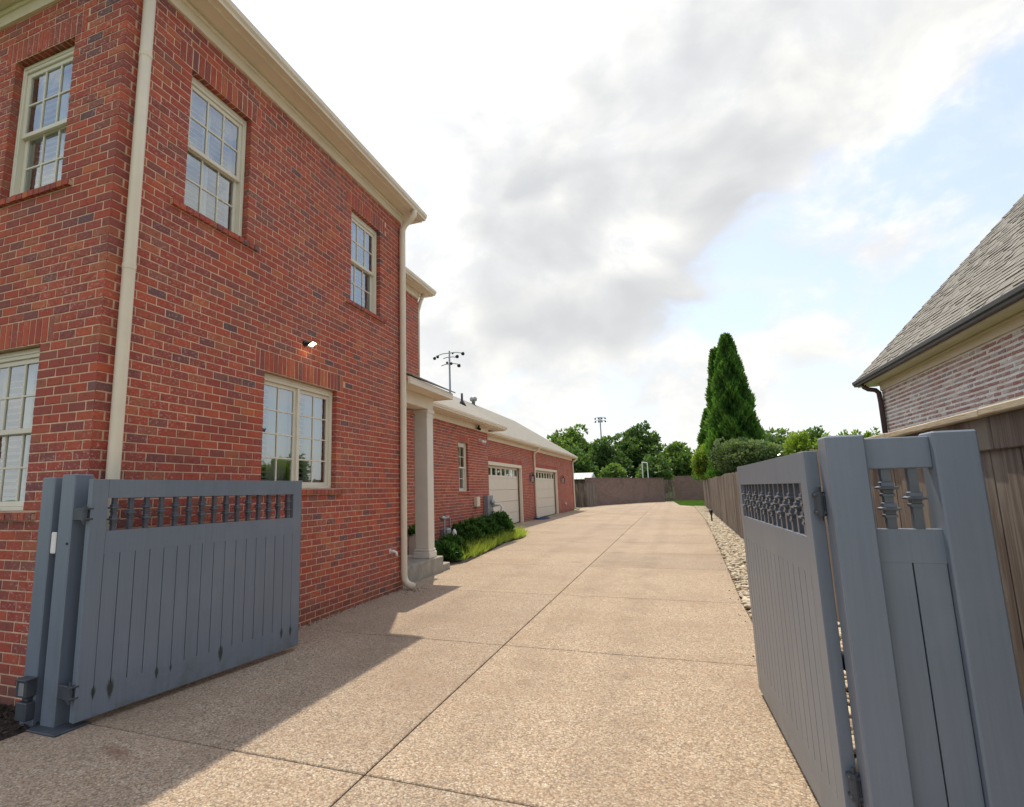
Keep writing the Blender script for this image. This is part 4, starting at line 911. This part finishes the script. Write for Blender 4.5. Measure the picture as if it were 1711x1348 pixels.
t = thing('wall_tap', 'small white tap on the garage end wall', 'tap', (XG, 37.9, .56)); q = MB(); q.tube([(XG, 37.9, .58), (XG + .1, 37.9, .58), (XG + .13, 37.9, .5)], .04, 8); q.build('spout', 'white_paint', t, smooth=True); q = MB(); q.tube([(XG + .08, 37.9, .60), (XG + .08, 37.9, .68)], .03, 8); q.build('handle', 'white_paint', t)
t = thing('spike_light', 'small black spike light standing in the stone bed', 'garden light', (1.42, 27.2, 0)); q = MB(); q.tube([(1.42, 27.2, -.05), (1.42, 27.2, .32)], .03, 8); q.build('spike', 'black_metal', t); q = MB(); q.tube([(1.42, 27.2, .30), (1.40, 27.15, .50)], [.05, .085], 10); q.build('head', 'black_metal', t, smooth=True)

# ================================================================== VEGETATION
def leaf_mesh(name, C, A, S, W, m, rnd=None, fold=.25):
    """diamond leaves: C base points, A axis (unit), S length, W width"""
    n = len(C); T = RNG.normal(size=(n, 3)); B_ = np.cross(A, T); B_ /= np.linalg.norm(B_, axis=1, keepdims=True) + 1e-9; Nn = np.cross(A, B_)
    S = S[:, None]; W = W[:, None]
    v = np.stack([C, C + A * S * .45 + B_ * W * .5 + Nn * W * fold, C + A * S, C + A * S * .45 - B_ * W * .5 + Nn * W * fold], 1).reshape(-1, 3)
    me = bpy.data.meshes.new(name); me.vertices.add(4 * n); me.vertices.foreach_set('co', v.astype(np.float32).ravel())
    me.loops.add(4 * n); me.loops.foreach_set('vertex_index', np.arange(4 * n, dtype=np.int32))
    me.polygons.add(n); me.polygons.foreach_set('loop_start', np.arange(0, 4 * n, 4, dtype=np.int32))
    me.update(calc_edges=True); me.validate()
    at = me.attributes.new('rnd', 'FLOAT', 'FACE'); at.data.foreach_set('value', (RNG.random(n) if rnd is None else np.clip(rnd, 0, 1)).astype(np.float32))
    me.materials.append(MATS[m]); return me
def sphere_dirs(n):
    d = RNG.normal(size=(n, 3)); return d / np.linalg.norm(d, axis=1, keepdims=True)
def crown(parent, blobs, n, size, m, name='crown', up=.25, thick=.35, aspect=.6):
    """leaf clumps over a set of uneven lobes (centre, radii)"""
    Cs, As, rr = [], [], []; tot = sum(r[0] * r[1] + r[1] * r[2] for _, r in blobs)
    for c, r in blobs:
        k = max(20, int(n * (r[0] * r[1] + r[1] * r[2]) / tot)); d = sphere_dirs(k)
        nb_ = max(6, k // 45); cl = sphere_dirs(nb_); near = np.argmax(d @ cl.T, 1)
        tone = RNG.normal(0, .16, nb_)[near]; rad = 1 - thick * RNG.random(k) ** 1.6 + RNG.normal(0, .10, nb_)[near]
        d2 = d * .75 + cl[near] * .25
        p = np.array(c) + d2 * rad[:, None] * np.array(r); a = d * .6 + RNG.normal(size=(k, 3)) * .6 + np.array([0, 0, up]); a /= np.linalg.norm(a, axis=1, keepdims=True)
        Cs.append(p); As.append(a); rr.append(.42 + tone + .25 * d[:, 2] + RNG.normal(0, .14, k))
    C = np.concatenate(Cs); A = np.concatenate(As); q = np.concatenate(rr); S = size * RNG.uniform(.6, 1.35, len(C))
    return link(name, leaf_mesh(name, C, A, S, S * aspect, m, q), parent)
def limbs(parent, base, top, r, nb_=7, spread=1.5, m='bark'):
    q = MB(); b = Vector(base); t = Vector(top); q.tube([b, b.lerp(t, .35) + Vector((r * .4, 0, 0)), b.lerp(t, .7), t], [r, r * .8, r * .5, r * .15], 9); q.build('trunk', m, parent, smooth=True)
    q = MB()
    for i in range(nb_):
        f = random.uniform(.35, .85); s0 = b.lerp(t, f); a = 2 * math.pi * i / nb_ + random.random(); L = spread * random.uniform(.6, 1.1)
        q.tube([s0, s0 + Vector((math.cos(a) * L * .5, math.sin(a) * L * .5, L * .35)), s0 + Vector((math.cos(a) * L, math.sin(a) * L, L * .8))], [r * .35, r * .22, r * .06], 6)
    q.build('limb', m, parent, smooth=True)
def tree(name, label, base, h, rx, m, n=5000, size=.4, group='trees beyond the rear wall', seed=0):
    t = thing(name, label, 'tree', base, group=group); rr = random.Random(seed); x, y, z = base; bl = []
    for i in range(14):
        f = .30 + .62 * (i / 13); w = rx * (1.0 - .75 * max(0, f - .55) / .45) * (.75 if f < .42 else 1); a = i * 2.4 + rr.random()
        o = w * rr.uniform(.30, .62); r = w * rr.uniform(.42, .60)
        bl.append(((x + math.cos(a) * o, y + math.sin(a) * o * .8, z + h * f), (r, r, r * .8)))
    bl.append(((x, y, z + h * .60), (rx * .6, rx * .6, h * .22)))
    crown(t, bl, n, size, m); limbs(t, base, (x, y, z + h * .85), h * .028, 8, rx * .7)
    return t
G0 = -.09
tree('broad_tree', 'large light green tree rising behind the garage roof', (-14.2, 82, G0), 10.6, 5.6, 'leaf_tree_light', 9000, .55, seed=1)
tree('broad_tree', 'dark green tree beside the thinner stadium light pole', (-8.6, 76, G0), 8.4, 3.3, 'leaf_tree', 6000, .48, seed=2)
tree('broad_tree', 'tall round dark green tree in the middle behind the rear wall', (-4.6, 85, G0), 11.1, 4.4, 'leaf_tree', 9000, .52, seed=3)
tree('broad_tree', 'lower green tree right of the tall round tree behind the wall', (.6, 80, G0), 7.6, 3.2, 'leaf_tree_light', 6000, .48, seed=4)
tree('broad_tree', 'small bushy tree behind the white frame on the wall', (-2.1, 73, G0), 5.6, 2.7, 'leaf_tree', 4000, .42, seed=5)
tree('broad_tree', 'bushy green tree just behind the shed roof', (-11.0, 66, G0), 6.4, 3.2, 'leaf_tree', 4500, .42, seed=6)
tree('broad_tree', 'pale bushy tree between the two taller trees at the wall', (-6.9, 70, G0), 4.6, 2.2, 'leaf_tree_light', 3500, .40, seed=8)
for i, (x, y, h, r) in enumerate(((-24, 95, 9.5, 6), (6.5, 88, 8, 4.5), (13, 80, 8.4, 5), (-30, 110, 11, 7))): tree('broad_tree', ['distant green tree hidden behind the garage roof', 'distant green tree behind the cypress', 'distant green tree behind the neighbour roof', 'farthest tree behind the brick house'][i], (x, y, G0), h, r, 'leaf_tree', 3500, .6, seed=20 + i)

def cypress(label, base, h, r, n, size, m='leaf_cypress', low=.0, fat=.8):
    t = thing('cypress_tree', label, 'tree', base, group='cypresses behind the fence'); x, y, z = base
    f = RNG.random(n) ** .8 * (1 - low) + low; a = RNG.uniform(0, 2 * math.pi, n)
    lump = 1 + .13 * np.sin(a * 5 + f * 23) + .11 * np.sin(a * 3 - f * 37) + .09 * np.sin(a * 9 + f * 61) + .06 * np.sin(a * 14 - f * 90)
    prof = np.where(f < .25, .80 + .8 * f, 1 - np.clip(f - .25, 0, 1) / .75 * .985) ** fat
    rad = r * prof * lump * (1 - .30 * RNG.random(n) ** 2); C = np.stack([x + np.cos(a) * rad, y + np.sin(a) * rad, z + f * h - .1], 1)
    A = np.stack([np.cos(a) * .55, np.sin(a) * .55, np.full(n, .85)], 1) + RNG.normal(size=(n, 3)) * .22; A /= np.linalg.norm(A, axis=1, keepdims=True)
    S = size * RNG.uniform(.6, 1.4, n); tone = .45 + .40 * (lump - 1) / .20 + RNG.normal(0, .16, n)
    k = n // 40; tip = RNG.random(k); C = np.concatenate([C, np.stack([x + RNG.normal(0, .05, k) * r * (1.3 - tip), y + RNG.normal(0, .05, k) * r * (1.3 - tip), z + h * (.93 + .075 * tip)], 1)]); At = np.stack([RNG.normal(0, .2, k), RNG.normal(0, .2, k), np.ones(k)], 1); A = np.concatenate([A, At / np.linalg.norm(At, axis=1, keepdims=True)])
    S = np.concatenate([S, size * RNG.uniform(.5, .9, k)]); tone = np.concatenate([tone, RNG.uniform(.4, .8, k)])
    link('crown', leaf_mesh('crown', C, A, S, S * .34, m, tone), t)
    q = MB(); q.tube([(x, y, z), (x, y, z + h * .5), (x, y, z + h * .93)], [r * .12, r * .08, .02], 8); q.build('trunk', 'bark', t, smooth=True)
cypress('tall pointed dark green cypress rising above the wood fence', (3.55, 36, G0), 10.55, 1.42, 30000, .27, fat=.72, low=.2)
cypress('narrow cypress spire at the left shoulder of the tall cypress', (3.05, 37.8, G0), 10.15, .98, 10000, .30, fat=.7, low=.22)
cypress('shorter cypress at the left foot of the tall cypress', (2.62, 43.0, G0), 7.0, 1.2, 13000, .26, 'leaf_cypress', low=.30)
def shrub(name, label, c, r, n, size, m, group=None, cat='shrub', aspect=.5, thick=.3, blobs=7, up=.3, root=None):
    root = root or (c[0], c[1]); t = thing(name, label, cat, (*root, 0), group=group); bl = [(c, tuple(k * .8 for k in r))]
    for i in range(blobs):
        a = 2 * math.pi * i / blobs; bl.append(((c[0] + math.cos(a) * r[0] * .45, c[1] + math.sin(a) * r[1] * .45, c[2] + random.uniform(-.2, .3) * r[2]), (r[0] * .55, r[1] * .55, r[2] * .68)))
    crown(t, bl, n, size, m, 'foliage', up, thick, aspect)
    q = MB()
    for i in range(5): a = i * 1.3; q.tube([(*root, -.02), (c[0] + math.cos(a) * r[0] * .2, c[1] + math.sin(a) * r[1] * .2, max(.05, c[2] - r[2] * .4)), (c[0] + math.cos(a) * r[0] * .5, c[1] + math.sin(a) * r[1] * .5, c[2])], [.03, .022, .008], 6)
    q.build('stem', 'bark', t, smooth=True); return t
shrub('laurel_hedge', 'large clipped silvery green hedge leaning over the wood fence', (3.12, 26.5, 2.62), (1.55, 1.6, .98), 17000, .13, 'leaf_hedge', cat='hedge', thick=.18, blobs=9)
shrub('lime_shrub', 'bright lime green shrub hanging over the far end of the fence', (1.95, 38.6, 2.95), (.80, .9, 1.25), 9000, .14, 'leaf_lime', root=(2.6, 38.8), blobs=9, thick=.5)
shrub('round_shrub', 'round light green shrub top just left of the right gate post', (2.62, 14.2, 2.2), (.26, .5, .60), 4000, .07, 'leaf_lime', 'shrub tops beyond the right gate')
shrub('loose_shrub', 'loose dark leafy shrub top directly behind the right gate post', (3.35, 16.2, 2.35), (.30, .4, .78), 1500, .11, 'leaf_tree', 'shrub tops beyond the right gate', thick=.6)
shrub('round_shrub', 'small light green shrub top touching the right gate post', (3.12, 14.2, 2.15), (.2, .4, .5), 2500, .07, 'leaf_lime', 'shrub tops beyond the right gate')
shrub('round_shrub', 'sparse light green shrub top left of the brown neighbour downspout', (4.22, 16.6, 2.2), (.28, .4, .72), 2500, .09, 'leaf_lime', 'shrub tops beyond the right gate')
shrub('round_shrub', 'pale green shrub top beside the brown neighbour downspout', (4.72, 16.6, 2.2), (.2, .3, .70), 2000, .09, 'leaf_lime', 'shrub tops beyond the right gate')

# evergreen shrubs in the planting bed: whorls of long glossy leaves
def whorl_shrub(label, c, r, h, nw):
    t = thing('evergreen_shrub', label, 'shrub', (c[0], c[1], .01), group='evergreen shrubs in the planting bed'); Cs, As, Ss, Tn = [], [], [], []
    stem = MB()
    for i in range(nw):
        d = sphere_dirs(1)[0]; d[2] = abs(d[2]) * 1.0 - .15; rr_ = RNG.uniform(.55, 1.0)
        p = np.array([c[0] + d[0] * r * rr_, c[1] + d[1] * r * rr_, max(.08, .30 * h + d[2] * h * .68 * rr_)]); n = RNG.integers(9, 15); ax = d * .7 + np.array([0, 0, .75]); ax /= np.linalg.norm(ax)
        if i % 3 == 0: stem.tube([(c[0], c[1], .0), tuple((np.array([c[0], c[1], .1]) + p) / 2), tuple(p)], [.012, .009, .005], 5)
        e1 = np.cross(ax, [.3, .5, .1]); e1 /= np.linalg.norm(e1); e2 = np.cross(ax, e1)
        for k in range(n):
            a = 2 * math.pi * k / n + RNG.random() * .5; tilt = RNG.uniform(.25, 1.15)
            v = ax * math.cos(tilt) + (e1 * math.cos(a) + e2 * math.sin(a)) * math.sin(tilt); Cs.append(p); As.append(v / np.linalg.norm(v)); Ss.append(RNG.uniform(.08, .145)); Tn.append(.35 + .35 * (p[2] / h - .4) + RNG.normal(0, .2))
    S = np.array(Ss); link('foliage', leaf_mesh('foliage', np.array(Cs), np.array(As), S, S * .36, 'leaf_holly', np.array(Tn), .12), t); stem.build('stem', 'bark', t, smooth=True)
for lab, c, r, h in (('low glossy evergreen shrub nearest the porch step', (-4.84, 11.62), .32, .46), ('evergreen shrub in front of the gas meter', (-5.08, 12.45), .40, .56), ('wide evergreen shrub right of the gas meter', (-5.22, 13.8), .48, .84),
                     ('middle evergreen shrub of the planting bed', (-5.34, 15.0), .50, .84), ('evergreen shrub below the cream utility box', (-5.42, 16.1), .50, .88), ('tallest evergreen shrub at the far end of the bed by the meter', (-5.42, 17.3), .56, 1.0), ('small evergreen shrub close to the brick wing wall', (-5.45, 11.85), .28, .5)):
    whorl_shrub(lab, c, r, h, int(620 * r))
n = 90; d = sphere_dirs(n); d[:, 2] = np.abs(d[:, 2]); S = RNG.uniform(.12, .25, n); link('plant', leaf_mesh('plant', np.tile([-5.5, 11.4, .62], (n, 1)) + d * .05, d, S, S * .3, 'leaf_holly'), PLT)

# shredded mulch, dry litter blown against the wall base and along the stone bed
n = 5200; C = np.stack([RNG.uniform(-6.2, -4.27, n), RNG.uniform(1.2, 3.0, n), RNG.uniform(-.012, .012, n)], 1); A = RNG.normal(size=(n, 3)) * np.array([1, 1, .35]); A /= np.linalg.norm(A, axis=1, keepdims=True); S = RNG.uniform(.02, .065, n)
link('mulch_chips', leaf_mesh('mulch_chips', C, A, S, S * .35, 'mulch_chip'), None, kind='stuff', label='dark shredded mulch chips in front of the house corner', cat='mulch')
y1_ = RNG.uniform(5.2, 8.5, 160); x1_ = XW + .01 + np.abs(RNG.normal(0, .035, 160)); y2_ = RNG.uniform(5, 30, 170); x2_ = np.array([edge_x(v) for v in y2_]) - np.abs(RNG.normal(0, .06, 170)); y3_ = RNG.normal(8.25, .16, 60); x3_ = XW + .16 + np.abs(RNG.normal(0, .16, 60))
C = np.stack([np.concatenate([x1_, x2_, x3_]), np.concatenate([y1_, y2_, y3_]), np.full(390, .004)], 1); A = RNG.normal(size=(390, 3)) * np.array([1, 1, .15]); A /= np.linalg.norm(A, axis=1, keepdims=True); S = RNG.uniform(.012, .04, 390)
link('leaf_litter', leaf_mesh('leaf_litter', C, A, S, S * .5, 'dry_leaf'), None, kind='stuff', label='scattered dry leaf litter along the drive edges', cat='litter')
# liriope edging along the bed, lawn grass at the far end
def bed_x(y): return float(np.interp(y, [11.75, 12.1, 13.5, 14.8, 16.2, 17.8, 18.9, 19.5], [-4.42, -4.45, -4.56, -4.70, -4.86, -4.74, -4.86, -5.3]))
Cs, As, Ss, Tn = [], [], [], []
for i in range(680):
    y = RNG.uniform(11.85, 19.4); x = bed_x(y) - RNG.uniform(.02, .72) + .05 * math.sin(y * 7); tn = RNG.normal(.5, .2); hs = RNG.uniform(.6, 1.15)
    for k in range(11):
        a = RNG.uniform(0, 6.28); tl = RNG.uniform(.1, 1.0); Cs.append((x + RNG.normal(0, .02), y + RNG.normal(0, .02), .01)); As.append((math.cos(a) * math.sin(tl), math.sin(a) * math.sin(tl), math.cos(tl))); Ss.append(hs * RNG.uniform(.16, .44)); Tn.append(tn + RNG.normal(0, .15))
S = np.array(Ss); link('edging_grass', leaf_mesh('edging_grass', np.array(Cs), np.array(As), S, np.full(len(S), .0105), 'leaf_liriope', np.array(Tn), .1), None, kind='stuff', label='yellow green tufted edging grass along the planting bed', cat='grass')
n = 9000; yy = RNG.uniform(47.6, 63.5, n); xx = RNG.uniform(-.2, 2.6, n); ok = (xx > np.interp(yy, [47.5, 50.2, 62], [1.28, .3, -.2])); C = np.stack([xx, yy, np.zeros(n)], 1)[ok]; A = np.array([0, 0, 1.0]) + RNG.normal(0, .4, (len(C), 3)); A /= np.linalg.norm(A, axis=1, keepdims=True); S = RNG.uniform(.08, .16, len(C))
link('lawn_grass', leaf_mesh('lawn_grass', C, A, S, np.full(len(S), .03), 'leaf_grass'), None, kind='stuff', label='strip of bright lawn grass at the far end of the drive', cat='grass')

# ================================================================== FAR BACKGROUND
def wall_run(par, pts, t, z1, m):
    for (a, b) in zip(pts, pts[1:]):
        a = Vector((*a, 0)); b = Vector((*b, 0)); d = (b - a).normalized(); nn = Vector((-d.y, d.x, 0)) * t
        q = MB(); v = [a, b, b + nn, a + nn]; q.add([(*p.xy, -.1) for p in v] + [(*p.xy, z1) for p in v], [(4, 5, 6, 7), (0, 1, 5, 4), (1, 2, 6, 5), (2, 3, 7, 6), (3, 0, 4, 7)]); q.build('wall_run', m, par)
        q = MB(); o = nn.normalized() * .04; v = [a - o, b - o, b + nn + o, a + nn + o]; q.add([(*p.xy, z1) for p in v] + [(*p.xy, z1 + .08) for p in v], [(3, 2, 1, 0), (4, 5, 6, 7), (0, 1, 5, 4), (1, 2, 6, 5), (2, 3, 7, 6), (3, 0, 4, 7)]); q.build('coping', m, par)
rw = thing('rear_wall', 'tall brown brick garden wall across the far end of the drive', 'wall', (-3, 60, 0))
wall_run(rw, [(-7.2, 50.6), (-3.1, 60.4), (-1.05, 63.2)], .3, 2.42, 'far_brick'); wall_run(rw, [(-.05, 64.6), (8, 64.8)], .3, 2.58, 'far_brick')
gt = thing('wood_gate', 'reddish wooden garden gate closing the gap in the far brick wall', 'gate', (-.55, 63.8, 0))
for i in range(7):
    f = i / 7; B(-1.05 + f * 1.0, -1.05 + (f + .13) * 1.0, 63.25 + f * 1.3, 63.30 + f * 1.3, .02, 2.3 + random.uniform(-.03, .03)).build('picket', 'fence_wood', gt)
B(-1.05, -.05, 63.9, 63.96, 1.6, 1.72).build('rail', 'fence_wood', gt)
sf = thing('board_fence', 'short weathered board fence beside the garage end', 'fence', (-7.2, 48, 0)); i = 0
def brd(a, b, h, n, m):
    for k in range(n):
        f = k / n; x, y = a[0] + (b[0] - a[0]) * f, a[1] + (b[1] - a[1]) * f; dx, dy = (b[0] - a[0]) / n, (b[1] - a[1]) / n; L = math.hypot(dx, dy); nx, ny = -dy / L * .02, dx / L * .02
        q = MB(); q.prism([(x, y), (x + dx * .96, y + dy * .96), (x + dx * .96 + nx, y + dy * .96 + ny), (x + nx, y + ny)], .02, h + random.uniform(-.03, .03)); q.build('picket', m, sf)
brd((-9.0, 46.6), (-6.95, 47.9), 1.95, 14, 'fence_wood'); brd((-6.94, 47.9), (-6.5, 51.3), 1.95, 22, 'fence_wood')
B(-7.02, -6.92, 47.86, 47.96, 0, 2.0, .01).build('post', 'fence_wood', sf)
sh = thing('garden_shed', 'garden shed with pale metal roof behind the board fence', 'shed', (-8.6, 52.5, 0))
B(-10.5, -7.3, 51.6, 54.6, 0, 2.35).build('shed_wall', 'fence_wood', sh)
q = MB(); q.add([(-10.8, 51.2, 2.42), (-7.0, 51.2, 2.42), (-7.0, 53.1, 3.0), (-10.8, 53.1, 3.0), (-7.0, 55, 2.42), (-10.8, 55, 2.42), (-10.8, 51.2, 2.36), (-7.0, 51.2, 2.36), (-7.0, 55, 2.36)], [(0, 1, 2, 3), (3, 2, 4, 5), (0, 1, 7, 6), (1, 2, 4, 8, 7)]); rf = q.build('roof', 'metal_roof', sh)
for k in range(10): q = MB(); x = -10.7 + k * .4; q.add([(x, 51.2, 2.425), (x + .04, 51.2, 2.425), (x + .04, 53.1, 3.005), (x, 53.1, 3.005), (x + .02, 51.2, 2.47), (x + .02, 53.1, 3.05)], [(0, 4, 5, 3), (4, 1, 2, 5), (0, 1, 4)]); q.build('seam', 'metal_roof', rf)
gp = thing('white_frame', 'white goal frame showing above the rear wall', 'frame', (-3.2, 70, 0))
q = MB(); q.tube([(-3.47, 70, 0), (-3.44, 70, 4.5)], .06, 8); q.build('upright', 'white_paint', gp); q = MB(); q.tube([(-2.88, 70.3, 0), (-2.86, 70.3, 4.42)], .06, 8); q.build('upright', 'white_paint', gp); q = MB(); q.tube([(-3.44, 70, 4.5), (-2.86, 70.3, 4.42)], .06, 8); q.build('crossbar', 'white_paint', gp)
def stadium(name, label, base, h, r, arms, lamps):
    t = thing(name, label, 'light pole', base, group='stadium light poles'); x, y, z = base
    q = MB(); q.tube([(x, y, z), (x, y, h * .6), (x, y, h)], [r, r * .75, r * .55], 10); q.build('pole', 'grey_metal', t, smooth=True)
    for zz, w in arms: q = MB(); q.tube([(x - w, y, zz), (x - w * .5, y, zz + .12 * w), (x + w * .5, y, zz + .12 * w), (x + w, y, zz)], r * .28, 6); q.build('crossarm', 'grey_metal', t)
    for dx, zz, s in lamps: q = MB(); q.tube([(x + dx, y, zz), (x + dx + s * .15, y - s * .9, zz - s * .6)], [s * .25, s * .55], 10); q.build('lamp_head', 'black_metal', t, smooth=True)
stadium('stadium_light', 'tall stadium light pole with curved arms above the wing roof', (-36.1, 90, G0), 26.6, .28, [(25.9, 2.6), (25.3, 1.2), (24.0, 1.6)], [(-2.8, 25.7, .55), (-2.2, 25.9, .5), (1.6, 25.6, .6), (2.7, 26.0, .6), (.4, 24.4, .5), (1.9, 23.9, .6), (-.4, 24.6, .4), (.7, 26.2, .35)])
stadium('stadium_light', 'thin stadium light pole with two rows of lamps above the rear trees', (-12.6, 110, G0), 15.3, .2, [(15.1, 1.0), (14.5, 1.0)], [(dx, zz, .32) for zz in (15.1, 14.5) for dx in (-.95, -.3, .3, .95)])

for o in bpy.data.objects:
    if '_off' in o: del o['_off']
